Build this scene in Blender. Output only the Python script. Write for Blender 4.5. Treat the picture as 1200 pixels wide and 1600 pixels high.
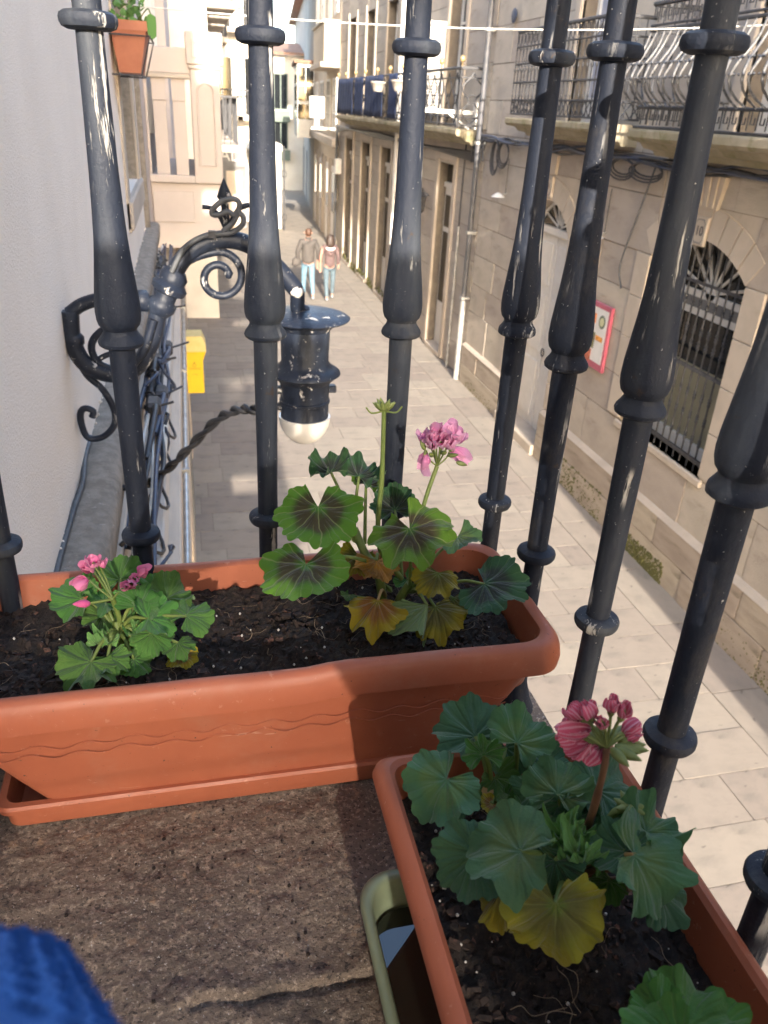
import bpy, math, random
from mathutils import Vector, Matrix, noise, Quaternion

sc = bpy.context.scene
for o in list(bpy.data.objects):
    bpy.data.objects.remove(o)
C = sc.collection
R = math.radians

# ------------------------------------------------------------------ camera
# world: X across the street, Y along the street, Z up; the lens is the origin
F_PX, NADIR, VANISH = 1235.0, (460.0, 3215.0), (280.0, 140.0)
_d = Vector((NADIR[0] - 600, NADIR[1] - 800, F_PX)).normalized()
_s = Vector((VANISH[0] - 600, VANISH[1] - 800, F_PX))
_s = (_s - _d * _s.dot(_d)).normalized()
_Z, _Y = -_d, _s
_X = _Y.cross(_Z)
RW = Matrix((_X, _Y, _Z))                       # lens axes (right, down, forward) -> world
cam_data = bpy.data.cameras.new('camera')
cam = bpy.data.objects.new('camera', cam_data)
C.objects.link(cam)
ex, ey, ez = RW @ Vector((1, 0, 0)), RW @ Vector((0, -1, 0)), RW @ Vector((0, 0, -1))
cam.matrix_world = Matrix((ex, ey, ez)).transposed().to_4x4()
cam_data.sensor_fit = 'VERTICAL'
cam_data.sensor_height = 36.0
cam_data.lens = F_PX / 1600 * 36.0
cam_data.clip_start, cam_data.clip_end = 0.02, 800
cam_data.dof.use_dof = True
cam_data.dof.focus_distance = 0.78
cam_data.dof.aperture_fstop = 14.0
sc.camera = cam

# ------------------------------------------------------------------ sky, sun, exposure
SUN_EL, SUN_DRIFT = 19.0, 3.0
world = bpy.data.worlds.new('World')
sc.world = world
world.use_nodes = True
wn = world.node_tree.nodes
sky = wn.new('ShaderNodeTexSky')
sky.sky_type = 'NISHITA'
sky.sun_disc = False
sky.sun_elevation = R(SUN_EL)
sky.sun_rotation = R(180 + SUN_DRIFT)
sky.air_density, sky.dust_density, sky.ozone_density = 1.0, 2.2, 1.0
wn['Background'].inputs['Strength'].default_value = 0.15
world.node_tree.links.new(sky.outputs[0], wn['Background'].inputs['Color'])
sun_data = bpy.data.lights.new('sun', 'SUN')
sun = bpy.data.objects.new('sun', sun_data)
C.objects.link(sun)
sun_data.energy = 2.1
sun_data.angle = R(0.55)
sun_data.color = (1.0, 0.89, 0.76)
SUN_DIR = Vector((math.sin(R(SUN_DRIFT)), math.cos(R(SUN_DRIFT)), -math.tan(R(SUN_EL)))).normalized()
sun.rotation_euler = SUN_DIR.to_track_quat('-Z', 'Y').to_euler()
sun.location = (0, -10, 8)
sc.view_settings.view_transform = 'Standard'
sc.view_settings.look = 'None'
sc.view_settings.exposure = 2.82
sc.view_settings.gamma = 1.0
sc.view_settings.use_curve_mapping = False
sc.render.engine = 'CYCLES'
sc.cycles.use_denoising = True
sc.cycles.max_bounces = 8

# ------------------------------------------------------------------ helpers
def ray(px, py):
    return RW @ Vector((px - 600, py - 800, F_PX))

def at(px, py, X=None, Y=None, Z=None):
    """the point on a real plane of the place (a wall X, a cross plane Y, a level Z) that a line of sight meets"""
    v = ray(px, py)
    if X is not None: return v * (X / v.x)
    if Y is not None: return v * (Y / v.y)
    return v * (Z / v.z)

def lerp(a, b, t): return a + (b - a) * t
def sstep(a, b, x):
    t = min(1, max(0, (x - a) / (b - a))); return t * t * (3 - 2 * t)

class MB:
    """collects shapes of ONE part and links them as one mesh"""
    def __init__(s): s.v, s.f, s.a = [], [], {}
    def add(s, vs, fs):
        n = len(s.v); s.v += [tuple(v) for v in vs]; s.f += [tuple(i + n for i in f) for f in fs]; return s
    def box(s, x0, x1, y0, y1, z0, z1, b=0.0):
        if b <= 0:
            vs = [(x, y, z) for x in (x0, x1) for y in (y0, y1) for z in (z0, z1)]
            fs = [(0, 1, 3, 2), (4, 6, 7, 5), (0, 4, 5, 1), (2, 3, 7, 6), (0, 2, 6, 4), (1, 5, 7, 3)]
            return s.add(vs, fs)
        vs, idx = [], {}
        for i, x in enumerate((x0, x1)):
            for j, y in enumerate((y0, y1)):
                for k, z in enumerate((z0, z1)):
                    sx, sy, sz = (b, -b)[i], (b, -b)[j], (b, -b)[k]
                    idx[i, j, k] = len(vs)
                    vs += [(x, y + sy, z + sz), (x + sx, y, z + sz), (x + sx, y + sy, z)]
        g = lambda i, j, k, a: idx[i, j, k] + a
        fs = []
        for i in (0, 1): fs.append((g(i,0,0,0), g(i,1,0,0), g(i,1,1,0), g(i,0,1,0)))
        for j in (0, 1): fs.append((g(0,j,0,1), g(1,j,0,1), g(1,j,1,1), g(0,j,1,1)))
        for k in (0, 1): fs.append((g(0,0,k,2), g(1,0,k,2), g(1,1,k,2), g(0,1,k,2)))
        for i in (0, 1):
            for j in (0, 1): fs.append((g(i,j,0,0), g(i,j,0,1), g(i,j,1,1), g(i,j,1,0)))
            for k in (0, 1): fs.append((g(i,0,k,0), g(i,0,k,2), g(i,1,k,2), g(i,1,k,0)))
        for j in (0, 1):
            for k in (0, 1): fs.append((g(0,j,k,1), g(0,j,k,2), g(1,j,k,2), g(1,j,k,1)))
        for i in (0, 1):
            for j in (0, 1):
                for k in (0, 1): fs.append((g(i,j,k,0), g(i,j,k,1), g(i,j,k,2)))
        return s.add(vs, fs)
    def tube(s, pts, r, n=8, closed=False, cap=True):
        pts = [Vector(p) for p in pts]; m = len(pts)
        rs = r if isinstance(r, (list, tuple)) else [r] * m
        vs, fs = [], []
        up = None
        for i, p in enumerate(pts):
            a = pts[i - 1] if (i > 0 or closed) else p
            b = pts[(i + 1) % m] if (i < m - 1 or closed) else p
            t = (b - a)
            t = t.normalized() if t.length > 1e-9 else Vector((0, 0, 1))
            if up is None:
                up = Vector((0, 0, 1)) if abs(t.z) < .9 else Vector((1, 0, 0))
            u = (up - t * up.dot(t))
            if u.length < 1e-6: u = t.orthogonal()
            u.normalize(); w = t.cross(u); up = u
            for k in range(n):
                an = 2 * math.pi * k / n
                vs.append(p + (u * math.cos(an) + w * math.sin(an)) * rs[i])
        for i in range(m if closed else m - 1):
            for k in range(n):
                a0, a1 = i * n + k, i * n + (k + 1) % n
                b0, b1 = ((i + 1) % m) * n + k, ((i + 1) % m) * n + (k + 1) % n
                fs.append((a0, a1, b1, b0))
        if cap and not closed:
            fs.append(tuple(range(n))[::-1]); fs.append(tuple((m - 1) * n + k for k in range(n)))
        return s.add(vs, fs)
    def lathe(s, prof, n=16, o=(0, 0, 0), ax=None):
        """prof: (height, radius) along ax"""
        q = Vector((0, 0, 1)).rotation_difference(Vector(ax).normalized()) if ax else None
        vs, fs = [], []
        for h, r in prof:
            for k in range(n):
                a = 2 * math.pi * k / n
                v = Vector((r * math.cos(a), r * math.sin(a), h))
                if q: v = q @ v
                vs.append(v + Vector(o))
        for i in range(len(prof) - 1):
            for k in range(n):
                fs.append((i*n + k, i*n + (k+1) % n, (i+1)*n + (k+1) % n, (i+1)*n + k))
        fs.append(tuple(range(n))[::-1]); fs.append(tuple((len(prof)-1)*n + k for k in range(n)))
        return s.add(vs, fs)
    def loft(s, loops, cap0=False, cap1=False):
        n = len(loops[0]); vs = [v for l in loops for v in l]; fs = []
        for i in range(len(loops) - 1):
            for k in range(n):
                fs.append((i*n + k, i*n + (k+1) % n, (i+1)*n + (k+1) % n, (i+1)*n + k))
        if cap0: fs.append(tuple(range(n))[::-1])
        if cap1: fs.append(tuple((len(loops)-1)*n + k for k in range(n)))
        return s.add(vs, fs)
    def prism(s, poly, d):
        """poly: list of 3d points, extruded by vector d"""
        n = len(poly); d = Vector(d)
        vs = [Vector(p) for p in poly] + [Vector(p) + d for p in poly]
        fs = [tuple(range(n))[::-1], tuple(range(n, 2*n))]
        for k in range(n): fs.append((k, (k+1) % n, n + (k+1) % n, n + k))
        return s.add(vs, fs)
    def grid(s, fn, nu, nv):
        vs = [fn(i / nu, j / nv) for j in range(nv + 1) for i in range(nu + 1)]
        fs = [(j*(nu+1)+i, j*(nu+1)+i+1, (j+1)*(nu+1)+i+1, (j+1)*(nu+1)+i) for j in range(nv) for i in range(nu)]
        return s.add(vs, fs)
    def mesh(s, name, m=None, smooth=None):
        me = bpy.data.meshes.new(name)
        me.from_pydata(s.v, [], s.f)
        if m is not None: me.materials.append(m)
        for an, vals in s.a.items():
            at_ = me.attributes.new(an, 'FLOAT', 'POINT'); at_.data.foreach_set('value', vals)
        me.validate(); me.update()
        if smooth is not None:
            me.polygons.foreach_set('use_smooth', [True] * len(me.polygons))
            if smooth < 179: me.set_sharp_from_angle(angle=R(smooth))
        return me
    def build(s, name, m, parent=None, smooth=None, **kw):
        return ob(name, s.mesh(name, m, smooth), parent, **kw)

def tag(o, label=None, cat=None, group=None, kind=None):
    if label: o['label'] = label
    if cat: o['category'] = cat
    if group: o['group'] = group
    if kind: o['kind'] = kind
    return o

def wm(o):
    m = o.matrix_basis
    return wm(o.parent) @ o.matrix_parent_inverse @ m if o.parent else m

def ob(name, me, parent=None, loc=None, rot=None, scale=None, local=False, **kw):
    o = bpy.data.objects.new(name, me); C.objects.link(o)
    if parent is not None:
        o.parent = parent
        if not local: o.matrix_parent_inverse = wm(parent).inverted()
    if loc is not None: o.location = loc
    if rot is not None: o.rotation_euler = rot
    if scale is not None: o.scale = scale
    return tag(o, **kw)

def empty(name, loc=(0, 0, 0), rz=0., **kw):
    o = bpy.data.objects.new(name, None); C.objects.link(o); o.location = loc; o.rotation_euler = (0, 0, rz)
    o.empty_display_size = .05
    return tag(o, **kw)

def unit_box(name, m, b=.02):
    return MB().box(-.5, .5, -.5, .5, -.5, .5, b).mesh(name, m)

def bez(pts, n=8):
    """smooth curve through points"""
    p = [Vector(q) for q in pts]
    p = [p[0] * 2 - p[1]] + p + [p[-1] * 2 - p[-2]]
    out = []
    for i in range(1, len(p) - 2):
        for k in range(n):
            t = k / n
            a, b, c, d = p[i-1], p[i], p[i+1], p[i+2]
            out.append(.5 * ((2*b) + (c - a)*t + (2*a - 5*b + 4*c - d)*t*t + (3*b - a - 3*c + d)*t**3))
    out.append(p[-2])
    return out

def text(name, s, size, m, parent, loc, rot, ext=.002, local=False, **kw):
    cu = bpy.data.curves.new(name, 'FONT'); cu.body = s; cu.size = size; cu.extrude = ext
    cu.align_x, cu.align_y = 'CENTER', 'CENTER'
    cu.materials.append(m)
    tmp = bpy.data.objects.new(name, cu); C.objects.link(tmp)
    me = bpy.data.meshes.new_from_object(tmp.evaluated_get(bpy.context.evaluated_depsgraph_get()))
    bpy.data.objects.remove(tmp)
    o = bpy.data.objects.new(name, me); C.objects.link(o); o.parent = parent; o.location = loc; o.rotation_euler = rot
    if not local: o.matrix_parent_inverse = wm(parent).inverted()
    return tag(o, **kw)

# ------------------------------------------------------------------ materials
def nodes(name):
    m = bpy.data.materials.new(name); m.use_nodes = True
    t = m.node_tree; b = t.nodes['Principled BSDF']
    return m, t, b

def N(t, kind, **kw):
    n = t.nodes.new(kind)
    for k, v in kw.items():
        if k.startswith('i_'): n.inputs[k[2:].replace('_', ' ')].default_value = v
        else: setattr(n, k, v)
    return n

def mixc(t, fac, a, b, mode='MIX'):
    n = t.nodes.new('ShaderNodeMix'); n.data_type = 'RGBA'; n.blend_type = mode
    for sock, val in ((0, fac), (6, a), (7, b)):
        if hasattr(val, 'links') or isinstance(val, bpy.types.NodeSocket): t.links.new(val, n.inputs[sock])
        else: n.inputs[sock].default_value = val if sock == 0 else (*val[:3], 1)
    return n.outputs[2]

def math_(t, op, a, b=0.0, c=0.0, clamp=False):
    n = t.nodes.new('ShaderNodeMath'); n.operation = op; n.use_clamp = clamp
    for i, v in enumerate((a, b, c)):
        if isinstance(v, bpy.types.NodeSocket): t.links.new(v, n.inputs[i])
        else: n.inputs[i].default_value = v
    return n.outputs[0]

def ramp(t, x, a, b):
    n = t.nodes.new('ShaderNodeMapRange'); n.interpolation_type = 'SMOOTHSTEP'
    t.links.new(x, n.inputs[0]); n.inputs[1].default_value = a; n.inputs[2].default_value = b
    return n.outputs[0]

def noise_(t, scale, detail=4, rough=.55, coord='Object', stretch=None, dist=0.0):
    tc = t.nodes.new('ShaderNodeTexCoord'); out = tc.outputs[coord]
    if stretch:
        mp = t.nodes.new('ShaderNodeMapping'); mp.inputs['Scale'].default_value = stretch
        t.links.new(out, mp.inputs[0]); out = mp.outputs[0]
    n = N(t, 'ShaderNodeTexNoise'); n.inputs['Scale'].default_value = scale
    n.inputs['Detail'].default_value = detail; n.inputs['Roughness'].default_value = rough
    n.inputs['Distortion'].default_value = dist
    t.links.new(out, n.inputs['Vector'])
    return n.outputs[0]

def bump(t, b, h, strength=.3, dist=.01, prev=None):
    n = N(t, 'ShaderNodeBump'); n.inputs['Strength'].default_value = strength; n.inputs['Distance'].default_value = dist
    t.links.new(h, n.inputs['Height'])
    if prev is not None: t.links.new(prev, n.inputs['Normal'])
    t.links.new(n.outputs[0], b.inputs['Normal'])
    return n.outputs[0]

def pm(name, c1, c2=None, scale=8., rough=.7, bs=.0, bscale=40., bdist=.004, spec=.5, metal=0., rnd=0., c3=None, c3_scale=3., c3_t=(.55, .7), stretch=None, coat=0.):
    """plain procedural material: two mottled colours, a stain colour, fine relief, a shift per object"""
    m, t, b = nodes(name)
    c2 = c2 or tuple(x * .8 for x in c1)
    f = ramp(t, noise_(t, scale, 6, .6, stretch=stretch), .35, .65)
    col = mixc(t, f, c1, c2)
    if c3: col = mixc(t, ramp(t, noise_(t, c3_scale, 8, .65, dist=.6), *c3_t), col, c3)
    if rnd:
        oi = t.nodes.new('ShaderNodeObjectInfo')
        h = N(t, 'ShaderNodeHueSaturation')
        t.links.new(math_(t, 'MULTIPLY_ADD', oi.outputs['Random'], rnd, 1 - rnd / 2), h.inputs['Value'])
        t.links.new(math_(t, 'MULTIPLY_ADD', oi.outputs['Random'], .02, .49), h.inputs['Hue'])
        t.links.new(col, h.inputs['Color']); col = h.outputs[0]
    t.links.new(col, b.inputs['Base Color'])
    b.inputs['Roughness'].default_value = rough
    b.inputs['Metallic'].default_value = metal
    b.inputs['Specular IOR Level'].default_value = spec
    b.inputs['Coat Weight'].default_value = coat
    if bs: bump(t, b, noise_(t, bscale, 8, .6), bs, bdist)
    return m

def iron_mat(name, base, worn, chip, chip_scale, lo=.62, hi=.66, streak=(1, 1, .12), rough=.42, rust=None, wear=(.5, .72)):
    m, t, b = nodes(name)
    col = mixc(t, ramp(t, noise_(t, 14, 5, .6, stretch=streak), *wear), base, worn)
    col = mixc(t, ramp(t, noise_(t, 3.5, 3, .5), .5, .75), col, tuple(x * .6 for x in base))
    if rust:
        col = mixc(t, ramp(t, noise_(t, 30, 7, .7), .63, .72), col, rust)
        col = mixc(t, math_(t, 'MULTIPLY', ramp(t, noise_(t, 11, 8, .72, stretch=(1, 1, .5)), .56, .70), .35), col, (.11, .095, .078))
    ch = ramp(t, noise_(t, chip_scale, 6, .68, stretch=streak, dist=.4), lo, hi)
    gate = ramp(t, noise_(t, 9, 3, .5), .46, .58)
    k = math_(t, 'MULTIPLY', ch, gate)
    sp = ramp(t, noise_(t, chip_scale * 4.2, 3, .6), .70, .73)
    k = math_(t, 'MAXIMUM', k, sp)
    col = mixc(t, k, col, chip)
    t.links.new(col, b.inputs['Base Color'])
    t.links.new(math_(t, 'ADD', math_(t, 'MULTIPLY', k, .4), math_(t, 'MULTIPLY_ADD', noise_(t, 24, 5, .6), .35, rough - .12)), b.inputs['Roughness'])
    b.inputs['Specular IOR Level'].default_value = .32
    bump(t, b, math_(t, 'SUBTRACT', noise_(t, 70, 7, .65), math_(t, 'MULTIPLY', k, .6)), .7, .0024)
    return m

M = {}
M['iron'] = iron_mat('railing_paint', (.0115, .0165, .0300), (.062, .071, .084), (.42, .41, .39), 75, .575, .63, streak=(1, 1, .11), rust=(.05, .034, .024), rough=.60, wear=(.46, .70))
M['lamp_iron'] = iron_mat('lamp_paint', (.012, .017, .030), (.030, .040, .062), (.55, .53, .50), 34, .60, .65, streak=(1, 1, .7), rough=.40)
M['black_iron'] = pm('black_iron', (.022, .024, .03), (.05, .05, .055), 20, .5, .2, 60)
M['pale_iron'] = pm('weathered_iron', (.028, .032, .04), (.10, .10, .105), 30, .5, .2, 60)
M['plaster'] = pm('plaster', (.94, .855, .755), (.885, .80, .70), 2.5, .88, .8, 170, .005, c3=(.80, .72, .63), c3_scale=5, c3_t=(.60, .85))
M['granite'] = None
M['ledge'] = pm('rough_ledge_stone', (.33, .285, .235), (.22, .19, .155), 26, .95, .9, 120, .006, c3=(.47, .42, .36), c3_scale=60, c3_t=(.6, .7))
M['sand'] = pm('sandstone', (.455, .398, .336), (.39, .342, .29), 2.2, .9, .7, 38, .012, rnd=.22, c3=(.28, .235, .19), c3_scale=2.8, c3_t=(.54, .74))
M['sand_trim'] = pm('sandstone_trim', (.50, .43, .355), (.43, .37, .305), 2.5, .85, .35, 50, .005, c3=(.33, .28, .21), c3_scale=3, c3_t=(.6, .8))
M['plinth'] = pm('plinth_stone', (.42, .355, .285), (.33, .275, .22), 2.2, .92, .8, 28, .012, rnd=.25, c3=(.22, .19, .14), c3_scale=3, c3_t=(.55, .72))
M['moss_slab'] = pm('mossy_slab', (.33, .285, .205), (.24, .21, .135), 3, .9, .5, 40, .008, c3=(.17, .16, .07), c3_scale=4, c3_t=(.5, .7))
M['moss'] = pm('moss', (.15, .145, .045), (.09, .09, .03), 60, .95, .9, 160, .01)
M['mortar'] = pm('mortar', (.20, .165, .125), (.15, .125, .1), 6, .95, .4, 80)
M['pave'] = pm('paving', (.272, .236, .200), (.232, .204, .176), 3.0, .82, .5, 70, .004, rnd=.22, c3=(.175, .155, .135), c3_scale=2.6, c3_t=(.52, .74))
M['joint'] = pm('paving_joint', (.185, .162, .135), (.15, .13, .108), 20, .95)
def spots(m, scale, lo, hi, c, k=.6):
    t = m.node_tree; b = t.nodes['Principled BSDF']; src = b.inputs['Base Color'].links[0].from_socket
    t.links.new(mixc(t, math_(t, 'MULTIPLY', ramp(t, noise_(t, scale, 1, .4, coord='Object'), lo, hi), k), src, c), b.inputs['Base Color'])
spots(M['pave'], 9., .74, .77, (.09, .08, .07))
M['glass'] = pm('dark_glass', (.012, .014, .016), (.02, .022, .024), 3, .06, spec=.8)
M['white'] = pm('white_paint', (.74, .72, .68), (.66, .64, .6), 6, .5)
M['door'] = pm('cream_door_paint', (.74, .70, .64), (.68, .645, .59), 5, .5)
M['blind'] = pm('greenish_blind', (.30, .28, .19), (.25, .235, .165), 3, .8)
M['beige'] = pm('beige_render', (.58, .505, .455), (.53, .465, .42), 2, .85, .15, 80)
M['yellow'] = pm('yellow_paint', (.93, .60, .015), (.88, .56, .015), 5, .4)
M['yellow_pale'] = pm('faded_yellow_paint', (.80, .66, .28), (.74, .6, .22), 14, .5)
M['zinc'] = pm('zinc_pipe', (.55, .55, .53), (.38, .38, .37), 12, .38, metal=.55)
M['dark_pipe'] = pm('dark_pipe', (.07, .075, .085), (.11, .11, .12), 8, .4)
M['cable'] = pm('black_cable', (.020, .021, .024), (.045, .045, .05), 30, .5, .2, 90)
M['grey_cable'] = pm('grey_cable', (.09, .095, .105), (.06, .065, .07), 30, .55)
M['blue_cable'] = pm('blue_cable', (.035, .055, .11), (.06, .07, .1), 30, .5)
M['white_wire'] = pm('white_wire', (.75, .74, .68), (.68, .66, .6), 20, .4)
M['wood'] = pm('painted_board', (.62, .52, .41), (.54, .45, .36), 4, .75, .2, 60, stretch=(6, .6, 6))
M['wood_pale'] = pm('pale_board', (.66, .62, .56), (.55, .51, .46), 5, .8, .3, 60, stretch=(6, .5, 6))
M['terra2'] = pm('old_terracotta', (.45, .165, .09), (.38, .13, .07), 7, .6, .2, 60)
M['canvas'] = pm('white_render', (.84, .80, .72), (.78, .73, .65), 2, .85, .15, 50)
M['far_white'] = pm('far_cream_render', (.78, .73, .64), (.68, .62, .53), .8, .9, .2, 20, .02)
M['far_grey'] = pm('far_grey_stone', (.42, .39, .35), (.34, .31, .28), .7, .9, .3, 14, .02)
M['far_tan'] = pm('tan_render', (.56, .47, .36), (.50, .42, .325), 1., .9, .2, 18, .02)
M['roof'] = pm('roof_tiles', (.33, .19, .13), (.22, .14, .1), 3, .9, .5, 20, .03)
M['green_paint'] = pm('green_paint', (.17, .21, .17), (.13, .165, .14), 4, .6)
M['shop_grey'] = pm('grey_shop_panel', (.20, .20, .20), (.15, .15, .155), 3, .6)
M['blue_fabric'] = pm('blue_mesh_fabric', (.030, .048, .115), (.02, .032, .075), 9, .85, .3, 120)
M['brass'] = pm('gilded_ball', (.45, .33, .17), (.34, .24, .12), 12, .45, metal=.4)
M['pink'] = pm('pink_frame', (.46, .11, .16), (.40, .09, .135), 6, .35)
M['paper'] = pm('menu_paper', (.72, .71, .69), (.66, .65, .63), 8, .5)
M['green_tray'] = pm('green_glaze', (.055, .10, .055), (.04, .07, .04), 6, .18, coat=.6, c3=(.24, .32, .22), c3_scale=8, c3_t=(.55, .7))
M['tray_rim'] = pm('pale_green_rim', (.20, .24, .155), (.17, .205, .13), 18, .4)
M['water'] = pm('dark_water', (.006, .008, .006), (.012, .012, .008), 4, .015, spec=.9)
M['globe'] = pm('milk_glass', (.80, .78, .73), (.76, .74, .69), 3, .25)
M['skin'] = pm('skin', (.42, .245, .18), (.37, .21, .155), 6, .55)
M['hair_red'] = pm('auburn_hair', (.095, .045, .026), (.06, .03, .018), 40, .6, stretch=(1, 1, .2))
M['hair_brown'] = pm('brown_hair', (.045, .027, .02), (.028, .018, .014), 40, .55, stretch=(1, 1, .2))
M['jacket_grey'] = pm('grey_quilted_jacket', (.085, .075, .069), (.062, .056, .052), 9, .8, .35, 30, .01)
M['jacket_plum'] = pm('plum_jacket', (.125, .082, .080), (.10, .066, .066), 9, .8, .3, 30, .01)
M['jeans'] = pm('light_jeans', (.15, .26, .34), (.12, .21, .28), 12, .85, .2, 200)
M['jeans_dk'] = pm('grey_blue_jeans', (.10, .145, .175), (.08, .115, .14), 12, .85, .2, 200)
M['shoe'] = pm('pale_shoe', (.22, .24, .26), (.17, .19, .21), 12, .6)
M['fur'] = pm('white_fleece', (.8, .74, .72), (.7, .64, .62), 40, .9, .5, 90)

def granite():
    m, t, b = nodes('balcony_granite')
    f = ramp(t, noise_(t, 11, 8, .7), .32, .68)
    col = mixc(t, f, (.225, .170, .130), (.150, .116, .092))
    col = mixc(t, ramp(t, noise_(t, 210, 4, .65), .5, .64), col, (.36, .28, .215))
    col = mixc(t, ramp(t, noise_(t, 260, 3, .6), .56, .66), col, (.07, .055, .046))
    col = mixc(t, ramp(t, noise_(t, 60, 5, .6), .62, .70), col, (.34, .235, .155))
    col = mixc(t, ramp(t, noise_(t, 5.5, 8, .72), .56, .72), col, (.085, .068, .056))
    col = mixc(t, ramp(t, noise_(t, 420, 1, .4), .73, .76), col, (.55, .52, .48))
    t.links.new(col, b.inputs['Base Color'])
    b.inputs['Roughness'].default_value = .82
    p = bump(t, b, noise_(t, 48, 9, .7), .9, .009)
    bump(t, b, noise_(t, 240, 5, .65), .9, .004, p)
    return m
M['granite'] = granite()

def terracotta():
    m, t, b = nodes('terracotta_plastic')
    col = mixc(t, ramp(t, noise_(t, 5, 6, .6), .35, .65), (.365, .112, .058), (.315, .092, .048))
    col = mixc(t, ramp(t, noise_(t, 13, 7, .7, dist=1.), .60, .76), col, (.40, .155, .095))
    sc1 = ramp(t, noise_(t, 120, 3, .6, stretch=(.12, 1, 1.5), dist=1.5), .70, .76)
    col = mixc(t, math_(t, 'MULTIPLY', sc1, .5), col, (.60, .38, .29))
    col = mixc(t, ramp(t, noise_(t, 260, 2, .5), .74, .77), col, (.12, .05, .03))
    col = mixc(t, math_(t, 'MULTIPLY', ramp(t, noise_(t, 7, 8, .72), .50, .72), .45), col, (.36, .17, .11))
    col = mixc(t, math_(t, 'MULTIPLY', ramp(t, noise_(t, 95, 4, .7), .64, .70), .35), col, (.52, .27, .19))
    col = mixc(t, ramp(t, noise_(t, 170, 3, .6), .715, .74), col, (.07, .035, .025))
    t.links.new(col, b.inputs['Base Color'])
    t.links.new(math_(t, 'MULTIPLY_ADD', noise_(t, 18, 6, .65), .35, .34), b.inputs['Roughness'])
    b.inputs['Specular IOR Level'].default_value = .35
    bump(t, b, noise_(t, 35, 6, .6), .12, .003)
    return m
M['terra'] = terracotta()

def soil_mat():
    m, t, b = nodes('potting_soil')
    col = mixc(t, ramp(t, noise_(t, 90, 6, .65), .4, .65), (.016, .010, .008), (.045, .027, .019))
    col = mixc(t, ramp(t, noise_(t, 240, 3, .6), .66, .72), col, (.10, .055, .04))
    t.links.new(col, b.inputs['Base Color'])
    b.inputs['Roughness'].default_value = .9
    p = bump(t, b, noise_(t, 120, 8, .7), 1., .012)
    return m
M['soil'] = soil_mat()
M['bark'] = pm('bark_chip', (.05, .026, .019), (.022, .013, .011), 60, .85, .6, 200, .002, rnd=.8)
M['perlite'] = pm('perlite', (.62, .58, .54), (.5, .46, .42), 40, .8)
M['root'] = pm('dry_root', (.26, .19, .13), (.16, .11, .07), 40, .85)

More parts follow.
